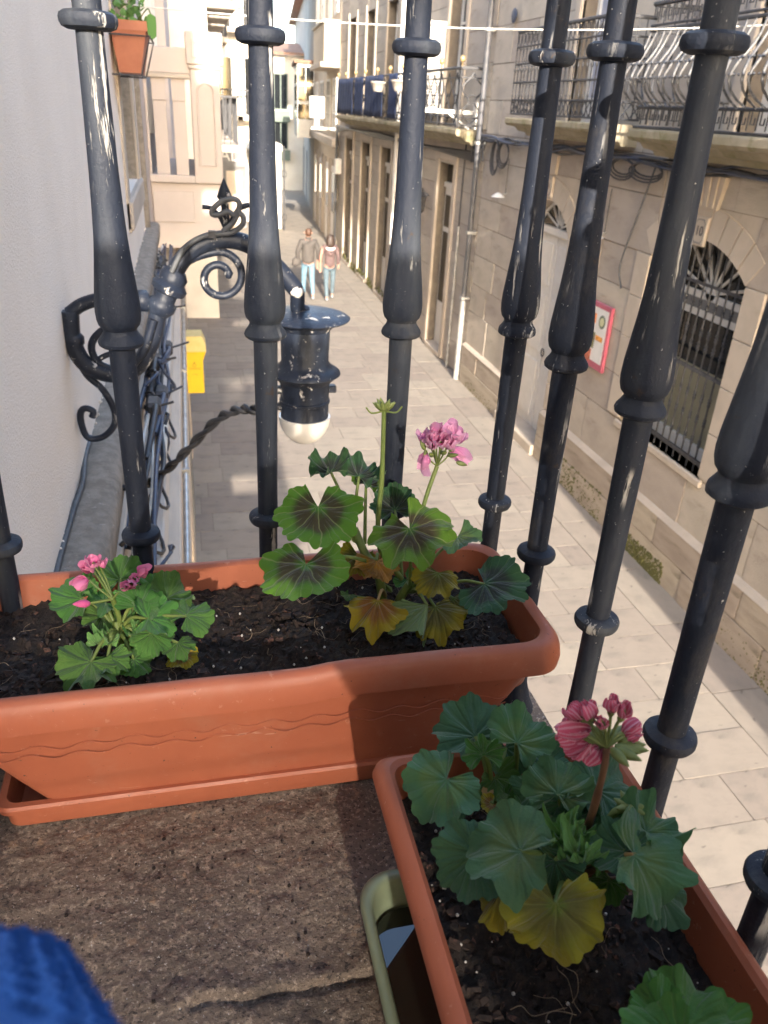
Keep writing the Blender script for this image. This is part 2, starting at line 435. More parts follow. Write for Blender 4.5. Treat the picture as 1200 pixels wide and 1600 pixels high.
def leaf_mat(name, g1, g2, zone=None, zs=0., edge=None, es=0., vein=(.22, .34, .12), vs=.5, back=None, zr=(.08, .30, .50, .78), patch=None):
    m, t, b = nodes(name)
    rad = N(t, 'ShaderNodeAttribute', attribute_name='rad').outputs['Fac']
    ang = N(t, 'ShaderNodeAttribute', attribute_name='ang').outputs['Fac']
    ang = math_(t, 'ADD', ang, math_(t, 'MULTIPLY_ADD', noise_(t, 45, 2, .5), .07, -.035))
    oi = t.nodes.new('ShaderNodeObjectInfo')
    nz = noise_(t, 55, 5, .6)
    col = mixc(t, ramp(t, noise_(t, 28, 4, .6), .3, .7), g1, g2)
    rn = math_(t, 'ADD', rad, math_(t, 'MULTIPLY_ADD', nz, .30, -.15))
    if edge:
        k = math_(t, 'MULTIPLY', ramp(t, math_(t, 'ADD', rn, math_(t, 'MULTIPLY_ADD', noise_(t, 22, 3, .5), .5, -.25)), .30, .95), es)
        col = mixc(t, k, col, edge)
    if patch: col = mixc(t, ramp(t, noise_(t, 26, 4, .6), .52, .66), col, patch)
    if zone:
        k = math_(t, 'MULTIPLY', ramp(t, rn, zr[0], zr[1]), math_(t, 'SUBTRACT', 1.0, ramp(t, rn, zr[2], zr[3])))
        col = mixc(t, math_(t, 'MULTIPLY', k, zs), col, zone)
    # palmate veins: 7 main, forking outward
    def vn(freq, w, r0):
        d = math_(t, 'ABSOLUTE', math_(t, 'SUBTRACT', math_(t, 'FRACT', math_(t, 'MULTIPLY', ang, freq)), .5))
        d = math_(t, 'MULTIPLY', d, math_(t, 'DIVIDE', math_(t, 'ADD', rad, .05), freq))
        v = math_(t, 'SUBTRACT', 1.0, ramp(t, d, 0.0, w))
        return math_(t, 'MULTIPLY', v, ramp(t, rad, r0, r0 + .12)) if r0 else v
    va = math_(t, 'MAXIMUM', vn(7, .0048, 0), math_(t, 'MULTIPLY', vn(21, .0030, .42), .55))
    va = math_(t, 'MULTIPLY', va, vs)
    col = mixc(t, va, col, vein)
    hs = N(t, 'ShaderNodeHueSaturation'); t.links.new(col, hs.inputs['Color'])
    t.links.new(math_(t, 'MULTIPLY_ADD', oi.outputs['Random'], .35, .85), hs.inputs['Value'])
    t.links.new(math_(t, 'MULTIPLY_ADD', oi.outputs['Random'], .03, .485), hs.inputs['Hue'])
    col = hs.outputs[0]
    geo = t.nodes.new('ShaderNodeNewGeometry')
    bk = back or tuple(min(1, x * 1.35 + .03) for x in g1)
    col2 = mixc(t, geo.outputs['Backfacing'], col, bk)
    t.links.new(col2, b.inputs['Base Color'])
    b.inputs['Roughness'].default_value = .72
    b.inputs['Specular IOR Level'].default_value = .2
    b.inputs['Sheen Weight'].default_value = .2
    h = math_(t, 'SUBTRACT', math_(t, 'ADD', math_(t, 'MULTIPLY', noise_(t, 210, 4, .65), .55), noise_(t, 75, 3, .55)), math_(t, 'MULTIPLY', math_(t, 'MAXIMUM', vn(7, .016, 0), math_(t, 'MULTIPLY', vn(21, .009, .3), .7)), .55))
    bump(t, b, h, .75, .0022)
    tr = t.nodes.new('ShaderNodeBsdfTranslucent')
    t.links.new(mixc(t, 1.0, col2, (1.0, 1.25, .55), 'MULTIPLY'), tr.inputs['Color'])
    mx = t.nodes.new('ShaderNodeMixShader'); mx.inputs[0].default_value = .22
    t.links.new(b.outputs[0], mx.inputs[1]); t.links.new(tr.outputs[0], mx.inputs[2])
    t.links.new(mx.outputs[0], t.nodes['Material Output'].inputs[0])
    return m
BR = (.045, .026, .020)
M['leaf_fresh'] = leaf_mat('fresh_leaf', (.080, .190, .038), (.052, .140, .030), vein=(.13, .22, .07), vs=.45)
M['leaf_zone'] = leaf_mat('zoned_leaf', (.078, .185, .022), (.052, .140, .020), BR, .90, (.12, .215, .018), .55, vein=(.24, .26, .12), vs=.6)
M['leaf_zone_dark'] = leaf_mat('dark_zoned_leaf', (.036, .095, .036), (.026, .076, .034), (.030, .028, .030), .8, vein=(.13, .20, .10), vs=.5)
M['leaf_blue'] = leaf_mat('bluish_leaf', (.070, .158, .066), (.050, .122, .056), (.12, .165, .040), .5, vein=(.085, .15, .075), vs=.28)
M['leaf_blue2'] = leaf_mat('bluish_leaf_dark', (.050, .118, .054), (.037, .092, .046), vein=(.06, .11, .055), vs=.28)
M['leaf_olive'] = leaf_mat('yellowing_leaf', (.12, .155, .022), (.085, .125, .020), (.13, .085, .035), .5, (.30, .25, .018), .9, vein=(.24, .24, .08), vs=.4)
M['leaf_yellow'] = leaf_mat('yellow_leaf', (.36, .30, .02), (.28, .25, .02), (.26, .10, .035), .75, (.40, .33, .02), .8, vein=(.45, .38, .10), vs=.3)
M['leaf_orange'] = leaf_mat('dry_orange_leaf', (.55, .25, .015), (.45, .20, .02), None, 0, (.42, .22, .09), .7, vein=(.55, .4, .15), vs=.3, patch=(.30, .16, .08))
M['leaf_under'] = leaf_mat('folded_leaf', (.16, .22, .095), (.13, .19, .08), vein=(.24, .29, .16), vs=.6)
M['stem'] = pm('green_stem', (.17, .22, .055), (.12, .17, .04), 40, .5, .2, 200, .001)
M['stem_red'] = pm('reddish_stem', (.20, .10, .05), (.14, .065, .04), 30, .5, .2, 200, .001)
M['stem_tan'] = pm('tan_stem', (.34, .20, .07), (.24, .17, .06), 30, .5)
M['bud'] = pm('green_bud', (.20, .24, .07), (.14, .18, .05), 60, .55)

def petal_mat(name, c1, c2, streak=None):
    m, t, b = nodes(name)
    rad = N(t, 'ShaderNodeAttribute', attribute_name='rad').outputs['Fac']
    ang = N(t, 'ShaderNodeAttribute', attribute_name='ang').outputs['Fac']
    col = mixc(t, ramp(t, rad, .1, .9), c2, c1)
    if streak:
        w = math_(t, 'SINE', math_(t, 'MULTIPLY_ADD', ang, 26., math_(t, 'MULTIPLY', noise_(t, 120, 3), 5.)))
        col = mixc(t, ramp(t, w, .1, .6), col, streak)
    t.links.new(col, b.inputs['Base Color'])
    b.inputs['Roughness'].default_value = .55
    b.inputs['Sheen Weight'].default_value = .2
    tr = t.nodes.new('ShaderNodeBsdfTranslucent'); t.links.new(col, tr.inputs['Color'])
    mx = t.nodes.new('ShaderNodeMixShader'); mx.inputs[0].default_value = .3
    t.links.new(b.outputs[0], mx.inputs[1]); t.links.new(tr.outputs[0], mx.inputs[2])
    t.links.new(mx.outputs[0], t.nodes['Material Output'].inputs[0])
    bump(t, b, noise_(t, 200, 3), .3, .001)
    return m
M['petal_pink'] = petal_mat('pink_petal', (.82, .26, .46), (.74, .12, .34))
M['petal_lilac'] = petal_mat('lilac_pink_petal', (.84, .42, .62), (.76, .24, .50))
M['petal_crim'] = petal_mat('crimson_streaked_petal', (.70, .10, .19), (.52, .05, .13), (.78, .36, .44))

def fur_mat():
    m, t, b = nodes('blue_fleece')
    col = mixc(t, ramp(t, noise_(t, 45, 6, .7), .3, .7), (.010, .125, .47), (.007, .085, .34))
    t.links.new(col, b.inputs['Base Color'])
    b.inputs['Roughness'].default_value = .9
    b.inputs['Sheen Weight'].default_value = .6
    b.inputs['Sheen Tint'].default_value = (.2, .45, 1, 1)
    p = bump(t, b, noise_(t, 30, 3, .5), .5, .012)
    bump(t, b, noise_(t, 420, 5, .7), .8, .004, p)
    return m
M['blue_fleece'] = fur_mat()
# ================================================================== THE STREET
GZ = -4.6                    # level of the paving below the lens
FX = 5.0                     # plane of the facade across the street
random.seed(4)
MB().add([(-300, -300, GZ - .12), (300, -300, GZ - .12), (300, 500, GZ - .12), (-300, 500, GZ - .12)], [(0, 1, 2, 3)]).build('ground', M['joint'], kind='structure')
street = MB().box(-1.5, 12, -25, 80, GZ - .10, GZ - .012).build('street', M['joint'], kind='structure')
slab_me = unit_box('paving_slab', M['pave'], .012)
far_slabs = MB()
n_slab = 0
ROW = .46
row = 0
y = 1.6
while y < 60:
    h = ROW
    shift = 0 if y < 30 else (y - 30) * .115
    x = -.35 + (random.random() * .7 if row else .2) - .7
    xe = 4.42
    while x < xe:
        w = random.uniform(.62, 1.02)
        x2 = min(x + w, xe)
        if xe - x2 < .3: x2 = xe
        cx, cy = (max(x, -1.) + x2) / 2, y + h / 2
        sx = x2 - max(x, -1.)
        dz = random.uniform(-.002, .002)
        seen = x2 > .1 and y < 26 and n_slab < 288 and sx > .15
        if sx > .05:
            if seen:
                n_slab += 1
                ob('paving_slab', slab_me, street, (cx + shift, cy, GZ - .02 + dz), None, (sx - .006, h - .006, .04))
            else:
                far_slabs.box(cx - sx/2 + .004 + shift, cx + sx/2 - .004 + shift, y + .004, y + h - .004, GZ - .04, GZ + dz)
        x = x2
    y += h; row += 1
y = 1.0
while y < 60:
    L = random.uniform(1.0, 1.5)
    shift = 0 if y < 30 else (y - 30) * .115
    if y < 24 and n_slab < 300:
        n_slab += 1
        ob('paving_slab', slab_me, street, ((4.42 + FX + .05) / 2, y + L/2, GZ - .018), None, (.63 - .008, L - .01, .04))
    else:
        far_slabs.box(4.424 + shift, 5.05 + shift, y + .005, y + L - .005, GZ - .04, GZ + .002)
    y += L
far_slabs.build('paving_slabs', M['pave'], street, kind='stuff')

# ------------------------------------------------------------------ masonry helpers
block_me = unit_box('stone', M['sand'], .012)
plinth_me = unit_box('plinth_stone', M['plinth'], .03)

def masonry(parent, courses, y0, y1, openings, bw=1.05, seed=1, me=None, x=FX, depth=.34, joint=.010):
    """courses of separate stones in the plane X = x facing -X, left open where openings say"""
    rnd = random.Random(seed); bed = MB()
    me = me or block_me
    for i in range(len(courses) - 1):
        za, zb = courses[i], courses[i + 1]; zm = (za + zb) / 2
        cuts = sorted((a, b) for a, b, c, d in openings if c < zm < d)
        iv, p = [], y0
        for a, b in cuts:
            if a > p: iv.append((p, a))
            p = max(p, b)
        if p < y1: iv.append((p, y1))
        for a, b in iv:
            bed.box(x + .012, x + depth, a, b, za, zb)
            n = max(1, round((b - a) / bw + (rnd.random() - .5) * .4))
            e = [a] + sorted(a + (b - a) * (k + (.5 if (i % 2 and n > 1) else 0) * .6 + rnd.uniform(-.12, .12)) / n for k in range(1, n)) + [b]
            for k in range(n):
                w = e[k+1] - e[k]
                if w < .02: continue
                px = x + .05 + rnd.uniform(-.007, .007)
                ob('stone', me, parent, (px, (e[k] + e[k+1]) / 2, zm), None, (.10, w - joint, zb - za - joint))
    bed.build('mortar_bed', M['mortar'], parent)

def arch_pts(yc, hw, spring, rise, n=18):
    """segmental arch from the near jamb to the far jamb"""
    r = (hw * hw + rise * rise) / (2 * rise); cz = spring + rise - r
    a0 = math.asin(min(1, hw / r))
    if rise > hw: a0 = math.pi - a0
    return [(yc + r * math.sin(a), cz + r * math.cos(a)) for a in (lerp(-a0, a0, k / n) for k in range(n + 1))]

def arch_fill(parent, yc, hw, spring, rise, ztop, x=FX, depth=.34, nv=9):
    pts = arch_pts(yc, hw, spring, rise)
    mb = MB()
    for (ya, za), (yb, zb) in zip(pts, pts[1:]):
        mb.prism([(x + .004, ya, za), (x + .004, yb, zb), (x + .004, yb, ztop), (x + .004, ya, ztop)], (depth, 0, 0))
    mb.build('tympanum_stone', M['sand_trim'], parent)
    r = (hw * hw + rise * rise) / (2 * rise); cz = spring + rise - r
    a0 = math.asin(min(1, hw / r))
    t = .30
    for k in range(nv):
        a, b = lerp(-a0, a0, k / nv) + .006, lerp(-a0, a0, (k + 1) / nv) - .006
        rr = r + t
        P = lambda an, q: (x - .014, yc + q * math.sin(an), cz + q * math.cos(an))
        poly = [P(a, r + .001), P((a + b) / 2, r + .001), P(b, r + .001), P(b, rr), P((a + b) / 2, rr), P(a, rr)]
        MB().prism(poly, (.05, 0, 0)).build('voussoir', M['sand_trim'], parent)

def cornice(parent, name, y0, y1, z, out, m, x=FX, h=.22, ext=0.):
    """moulded slab edge: profile in XZ swept along Y with returns"""
    prof = [(0, -h), (out * .35, -h), (out * .42, -h * .8), (out * .62, -h * .72), (out * .72, -h * .5), (out * .95, -h * .42), (out, -h * .3), (out, -h * .06), (out * .985, 0), (0, 0)]
    vs = [Vector((x - a, y0 - ext * a / out, z + b)) for a, b in prof] + [Vector((x - a, y1 + ext * a / out, z + b)) for a, b in prof]
    n = len(prof)
    fs = [tuple(range(n)), tuple(range(2*n - 1, n - 1, -1))] + [(k, n + k, n + (k+1) % n, (k+1) % n) for k in range(n)]
    return MB().add(vs, fs).build(name, m, parent)

def french_window(parent, y0, y1, z0, z1, x, pane_m=None, frame_m=None):
    frame_m = frame_m or M['white']
    w = MB(); f = .07
    w.box(x, x + .06, y0, y0 + f, z0, z1).box(x, x + .06, y1 - f, y1, z0, z1).box(x, x + .06, y0 + f, y1 - f, z1 - f, z1).box(x, x + .06, y0 + f, y1 - f, z0, z0 + .3)
    ym = (y0 + y1) / 2
    w.box(x - .005, x + .055, ym - .05, ym + .05, z0 + .3, z1 - f)
    for k in (1, 2):
        zz = lerp(z0 + .3, z1 - f, k / 3); w.box(x + .004, x + .05, y0 + f, y1 - f, zz - .02, zz + .02)
    o = w.build('window', frame_m, parent)
    MB().box(x + .03, x + .036, y0 + f, y1 - f, z0 + .3, z1 - f).build('pane', pane_m or M['glass'], o)
    return o

# ================================================================== HOUSE ACROSS THE STREET (arched window and door)
hA = empty('stone_house', (FX, 8, GZ), label='sandstone house across the street with arched grilled window and arched cream door', cat='house')
A0, A1 = -.2, 14.0
cA = [-3.88, -3.25, -2.75, -2.25, -1.75, -1.30, -.70, -.30, .2, .72, 1.24, 1.76, 2.28, 2.8, 3.3]
W10 = (6.5, 8.2, -3.25, -.70)
D9 = (10.3, 11.9, -4.6, -.70)
UW = [(5.9, 7.2, -.05, 2.8), (9.7, 10.9, -.05, 2.8), (2.4, 3.6, -.05, 2.8)]
masonry(hA, cA, A0, A1, [W10, D9] + [(a, b, -.3, 2.8) for a, b, c, d in UW], 1.15, 3)
for a, b, c, d in UW:
    MB().box(FX + .01, FX + .34, a, b, -.3, -.05).build('threshold', M['sand_trim'], hA)
    french_window(hA, a, b, -.05, 2.8, FX + .2, pane_m=pm('curtain_glass', (.42, .44, .52), (.36, .38, .46), 3, .15))
    for s_, e in ((a, -1), (b, 1)):
        yy = sorted((s_, s_ + e * .16))
        MB().box(FX - .03, FX + .05, yy[0], yy[1], -.05, 2.9, .008).build('window_jamb', M['sand_trim'], hA)
# two plinth courses, the upper one with a weathered bevel
cP = [GZ - .02, -4.24, -3.90]
masonry(hA, cP, A0, A1, [(10.3, 11.9, -5, -3)], 1.25, 8, plinth_me, x=FX - .07, depth=.4)
for a, b in ((A0, 10.28), (11.92, A1)):
    MB().prism([(FX - .074, a, -3.90), (FX + .02, a, -3.90), (FX + .02, a, -3.84), (FX - .03, a, -3.865)], (0, b - a, 0)).build('plinth_moulding', M['sand_trim'], hA)
# moss along the foot and on the ledges
rm = random.Random(2)
def moss(parent, y0, y1, n, zr, xr, sz=(.02, .055)):
    mb = MB()
    for _ in range(n):
        yy = rm.uniform(y0, y1); zz = lerp(zr[0], zr[1], rm.random() ** 1.8); xx = rm.uniform(*xr); r = rm.uniform(*sz)
        pr = [(-r * .2, r * .3), (-r * .1, r * .9), (.05 * r, r), (.2 * r, r * .6), (.28 * r, .05 * r)]
        mb.lathe(pr, 6, (xx, yy, zz), (-1, rm.uniform(-.4, .4), rm.uniform(0, .8)))
    mb.build('moss', M['moss'], parent, 60, kind='stuff')
moss(hA, 8.1, 9.9, 900, (GZ, -4.22), (FX - .072, FX - .066), (.008, .024))
moss(hA, 6.6, 7.7, 700, (GZ, -4.36), (FX - .072, FX - .066), (.008, .022))
moss(hA, 4.2, 5.6, 300, (GZ, -4.3), (FX - .072, FX - .066), (.006, .016))
moss(hA, 12.2, 13.6, 200, (GZ, -4.42), (FX - .072, FX - .066), (.008, .02))
# window 10: arch, recessed window, iron grille
yc, hw = 7.35, .85
arch_fill(hA, yc, hw, -1.30, .30, -.70)
MB().box(FX - .03, FX + .34, 6.42, 8.28, -3.33, -3.25, .012).build('window_sill', M['sand_trim'], hA)
for s_ in (6.5, 8.2):
    a, b = (6.2, 6.497) if s_ < 7 else (8.203, 8.5)
    for k in range(4):
        z0, z1 = lerp(-3.22, -1.30, k / 4), lerp(-3.22, -1.30, (k + 1) / 4)
        MB().box(FX - .016, FX + .02, a, b, z0 + .004, z1 - .004, .006).build('jamb_stone', M['sand_trim'], hA)
MB().prism([(FX - .05, yc - .24, -.42), (FX - .05, yc + .24, -.42), (FX - .03, yc + .17, -.72), (FX - .03, yc - .17, -.72)], (.06, 0, 0)).build('keystone', M['sand_trim'], hA)
for k in (-1, 0, 1):
    MB().prism([(FX - .066, yc + k * .13 - .03, -.40), (FX - .066, yc + k * .13 + .03, -.40), (FX - .046, yc + k * .1 + .024, -.70), (FX - .046, yc + k * .1 - .024, -.70)], (.03, 0, 0)).build('keystone_rib', M['sand_trim'], hA)
def plaque(y, z, s):
    pl = MB().box(FX - .045, FX - .01, y - .11, y + .11, z - .14, z + .14, .012).build('number_plaque', M['sand_trim'], hA)
    fr = MB()
    q = [(y - .085, z - .07), (y - .05, z - .11), (y + .05, z - .11), (y + .085, z - .07), (y + .085, z + .07), (y + .05, z + .11), (y - .05, z + .11), (y - .085, z + .07)]
    fr.tube([(FX - .046, a, b) for a, b in q], .006, 5, closed=True)
    fr.build('plaque_border', M['shop_grey'], pl)
    text('house_number', s, .13, M['black_iron'], pl, (FX - .0465, y, z), (R(90), 0, R(-90)))
plaque(yc, -.93, '10')
win = empty('arched_window', (FX + .22, yc, -3.25)); win.parent = hA; win.matrix_parent_inverse = wm(hA).inverted()
g = FX + .30
MB().box(g, g + .02, 6.5, 8.2, -3.25, -.95).build('pane', M['glass'], win)
MB().box(g - .02, g - .001, 6.55, 8.15, -3.1, -2.32).build('blind', M['blind'], win)
for z0, z1 in ((-3.25, -3.10), (-1.62, -1.55), (-1.80, -1.73)): MB().box(g - .05, g - .02, 6.5, 8.2, z0, z1).build('white_rail', M['white'], win)
MB().box(g - .04, g - .021, 6.5, 8.2, -1.73, -1.62).build('transom', M['shop_grey'], win)
fan = MB()
for a in (-75, -50, -25, 0, 25, 50, 75):
    L = .52 / max(.55, math.cos(R(a)))
    p0 = Vector((g - .03, yc, -1.55)); d = Vector((0, math.sin(R(a)), math.cos(R(a))))
    fan.tube([p0 + d * .06, p0 + d * L], .018, 5)
fan.lathe([(0, .09), (.03, .09)], 12, (g - .05, yc, -1.53), (1, 0, 0))
fan.build('fanlight_bar', M['white'], win)
# grille
gr = empty('window_grille', (FX + .03, yc, -3.25), label='black iron grille with knotted bars over the arched window', cat='window grille')
gx = FX + .06
def knot_bar(z0, z1, knots, r=.011):
    pr = [(z0, .002), (z0 + .05, r * 1.7), (z0 + .10, r * .9)]
    for kz in knots:
        pr += [(kz - .05, r), (kz - .03, r * 1.9), (kz - .012, r * 1.1), (kz, r * 2.1), (kz + .012, r * 1.1), (kz + .03, r * 1.9), (kz + .05, r)]
    pr += [(z1, r)]
    return pr
nb = 13
for k in range(nb):
    yy = lerp(6.56, 8.14, k / (nb - 1))
    top = max(z for y_, z in [min(arch_pts(yc, hw, -1.3, .3), key=lambda p: abs(p[0] - yy))])
    MB().lathe(knot_bar(-3.40, top, (-2.95, -2.72, -2.5, -2.02, -1.88, -1.62)), 6, (gx, yy, 0)).build('grille_bar', M['black_iron'], gr, 60)
for zz, rr in ((-3.14, .022), (-2.26, .018), (-1.42, .014)):
    MB().box(gx - rr * .6, gx + rr * .6, 6.5, 8.2, zz - rr, zz + rr).build('cross_bar', M['pale_iron'] if zz > -3 and zz < -2 else M['black_iron'], gr)
# door 9
yd, hd = 11.1, .8
arch_fill(hA, yd, hd, -1.45, .42, -.70)
plaque(yd, -.86, '9')
MB().prism([(FX - .05, yd - .17, -.42), (FX - .05, yd + .17, -.42), (FX - .03, yd + .12, -.70), (FX - .03, yd - .12, -.70)], (.06, 0, 0)).build('keystone', M['sand_trim'], hA)
for k in range(6):
    for a, b in ((10.02, 10.297), (11.903, 12.18)):
        z0, z1 = lerp(-3.84, -1.45, k / 6), lerp(-3.84, -1.45, (k + 1) / 6)
        MB().box(FX - .016, FX + .02, a, b, z0 + .004, z1 - .004, .006).build('jamb_stone', M['sand_trim'], hA)
MB().box(FX - .12, FX + .4, 10.3, 11.9, GZ - .02, -4.44, .015).build('door_step', M['sand_trim'], hA)
door = MB().box(FX + .22, FX + .28, 10.3, 11.9, -4.44, -1.52).build('door', M['door'], hA)
for a, b in ((10.34, 11.085), (11.115, 11.86)):
    for z0, z1 in ((-4.3, -3.4), (-3.25, -2.4), (-2.25, -1.65)):
        MB().box(FX + .200, FX + .221, a + .1, b - .1, z0, z1, .008).build('door_panel', M['door'], door)
MB().box(FX + .205, FX + .221, 11.08, 11.12, -4.42, -1.55).build('meeting_stile', M['door'], door)
hn = MB(); hn.tube([Vector((FX + .19, 10.98, -3.2 + .06 * math.cos(a))) + Vector((-.02, .045 * math.sin(a), 0)) for a in (2 * math.pi * k / 12 for k in range(12))], .009, 6, closed=True)
hn.build('ring_handle', M['black_iron'], door)
MB().box(FX + .16, FX + .26, 10.3, 11.9, -1.52, -1.42, .01).build('transom', M['door'], hA)
MB().box(FX + .24, FX + .25, 10.3, 11.9, -1.42, -1.0).build('fanlight_pane', M['glass'], hA)
fan = MB()
for a in (-72, -48, -24, 0, 24, 48, 72):
    d = Vector((0, math.sin(R(a)), math.cos(R(a)))); p0 = Vector((FX + .22, yd, -1.42))
    fan.tube([p0 + d * .05, p0 + d * (.40 / max(.5, math.cos(R(a))))], .016, 5)
fan.tube([(FX + .22, y_ + (yd - y_) * .08, z_ - .03) for y_, z_ in arch_pts(yd, hd, -1.45, .42)], .025, 5)
fan.build('fanlight_bar', M['white'], hA)
# downpipes at the house joint
dp = empty('downpipe', (FX - .08, 14.08, GZ), label='tall drainpipe dark above and bare zinc below at joint of two houses', cat='pipe')
MB().tube([(FX - .1, 14.08, 3.4), (FX - .1, 14.08, -3.1)], .05, 10).build('upper_pipe', M['dark_pipe'], dp, 60)
MB().tube([(FX - .1, 14.08, -3.1), (FX - .1, 14.08, GZ)], .055, 10).build('lower_pipe', M['zinc'], dp, 60)
for z in (1.2, -.45, -1.9, -3.05):
    MB().box(FX - .16, FX + .0, 14.02, 14.14, z - .025, z + .025, .006).build('pipe_clip', M['zinc'], dp)
dp = empty('thin_pipe', (FX - .05, 14.85, GZ), label='thin pale pipe running down to pavement left of the drainpipe', cat='pipe')
MB().tube([(FX - .06, 14.85, -.4), (FX - .06, 14.85, -1.9)], .014, 6).build('cable_run', M['cable'], dp)
MB().tube([(FX - .06, 14.85, -1.9), (FX - .06, 14.85, GZ)], .026, 8).build('steel_sleeve', M['zinc'], dp, 60)
# bulging balcony
def balcony_empty(name, y, label): return empty(name, (FX, y, -.1), label=label, cat='balcony', group='balconies across the street')
b1 = balcony_empty('bulging_balcony', 6.6, 'bulging wrought iron balcony above the grilled arched window')
cornice(b1, 'balcony_slab', 4.4, 8.2, -.06, .55, M['moss_slab'], h=.24, ext=.0)
BX = FX - .50
def belly(t):     # outward swell of the bars against height 0..1
    K = (0, .11, .18, .21, .205, .175, .13, .085, .05, .025, .0); i = min(9, int(t * 10)); f_ = t * 10 - i
    return lerp(K[i], K[i + 1], f_)
def belly_pts(o, d, z0=.14, z1=.80, n=20, wig=0.):
    return [Vector(o) + Vector(d) * belly(k / n) + Vector((0, 0, lerp(z0, z1, k / n))) + Vector((d[1], d[0], 0)) * wig * math.sin(k / n * 6.28) for k in range(n + 1)]
nbar = 30
for k in range(nbar):
    yy = lerp(4.5, 8.16, k / (nbar - 1))
    mb = MB().tube(belly_pts((BX, yy, 0), (-1, 0, 0), wig=.022 * (-1) ** k), [.009 + .004 * math.sin(q / 20 * 3.14) for q in range(21)], 5)
    mb.build('belly_bar', M['pale_iron'], b1, 60)
for k in range(4):
    xx = lerp(BX + .1, FX - .04, k / 3)
    MB().tube(belly_pts((xx, 8.18, 0), (0, 1, 0), wig=.02), .010, 5).build('belly_bar', M['pale_iron'], b1, 60)
    MB().tube(belly_pts((xx, 4.48, 0), (0, -1, 0), wig=.02), .010, 5).build('belly_bar', M['pale_iron'], b1, 60)
col = MB()
for k in range(58):
    yy = lerp(4.52, 8.14, k / 57); col.lathe([(-.012, .005), (0, .016), (.012, .005)], 6, (BX - belly(.55) - .005, yy, lerp(.14, .8, .55)))
    col.lathe([(-.012, .005), (0, .014), (.012, .005)], 6, (BX - belly(.36) - .005, yy, lerp(.14, .8, .36)))
col.build('bar_collars', M['pale_iron'], b1, 60, kind='stuff')
for z, r in ((-.04, .014), (.14, .016), (.80, .016), (.84, .012), (1.02, .022)):
    fr = MB(); fr.tube([(FX, 8.18, z), (BX, 8.18, z), (BX, 4.48, z), (FX, 4.48, z)], r, 6); fr.build('rail', M['black_iron'], b1)
def key_piece(z0, z1):
    h = z1 - z0
    q = [(-.05, 0), (-.05, h), (.035, h), (.035, h * .32), (-.015, h * .32), (-.015, h * .66)]
    mb = MB(); mb.tube([(0, a, z0 + b) for a, b in q], .008, 4); return mb.mesh('key_ornament', M['black_iron'])
for z0, z1 in ((-.015, .13), (.86, 1.0)):
    me = key_piece(z0, z1)
    for k in range(30):
        ob('key_ornament', me, b1, (BX, lerp(4.55, 8.12, k / 29), 0))
    for k in range(4): ob('key_ornament', me, b1, (lerp(BX + .07, FX - .05, k / 3), 8.18, 0), (0, 0, R(90)))
# flat balcony
b2 = balcony_empty('flat_balcony', 10.4, 'straight iron balcony above the arched cream door')
cornice(b2, 'balcony_slab', 8.95, 11.75, -.03, .55, M['moss_slab'], h=.22)
bar_me = MB().lathe([(0, .008), (.20, .008), (.22, .016), (.24, .008), (.5, .008), (.53, .02), (.56, .008), (.75, .008), (.77, .016), (.79, .008), (.98, .008)], 6).mesh('baluster', M['black_iron'], 60)
X2 = FX - .5
for k in range(24): ob('baluster', bar_me, b2, (X2, lerp(9.0, 11.7, k / 23), .02))
for k in range(1, 5): ob('baluster', bar_me, b2, (lerp(X2, FX, k / 5), 11.7, .02)); ob('baluster', bar_me, b2, (lerp(X2, FX, k / 5), 9.0, .02))
for z in (.02, .19, .40, .62, .82, 1.0):
    MB().tube([(FX, 11.7, z), (X2, 11.7, z), (X2, 9.0, z), (FX, 9.0, z)], .012 if z < .99 else .02, 6).build('rail', M['black_iron'], b2)
xm = MB(); xm.tube([(0, -.06, .03), (0, .06, .18)], .007, 4).tube([(0, .06, .03), (0, -.06, .18)], .007, 4)
xme = xm.mesh('lattice_cross', M['black_iron'])
rm_ = MB(); rm_.tube([(0, .05 * math.cos(a), .91 + .07 * math.sin(a)) for a in (6.283 * k / 14 for k in range(14))], .006, 4, closed=True)
rme = rm_.mesh('ring_ornament', M['black_iron'])
for k in range(21):
    ob('lattice_cross', xme, b2, (X2, lerp(9.08, 11.62, k / 20), 0)); ob('ring_ornament', rme, b2, (X2, lerp(9.08, 11.62, k / 20), 0))
for k in range(4):
    for xo in (9.0, 11.7): ob('lattice_cross', xme, b2, (lerp(X2 + .07, FX - .07, k / 3), xo, 0), (0, 0, R(90)))
tag(MB().lathe([(0, .085), (.02, .1), (.03, .08)], 16, (FX - .03, 13.17, 1.33), (-1, 0, 0)).build('round_plate', M['blue_cable'], None, 60), 'small round blue plate fixed high on the stone wall', 'plate')
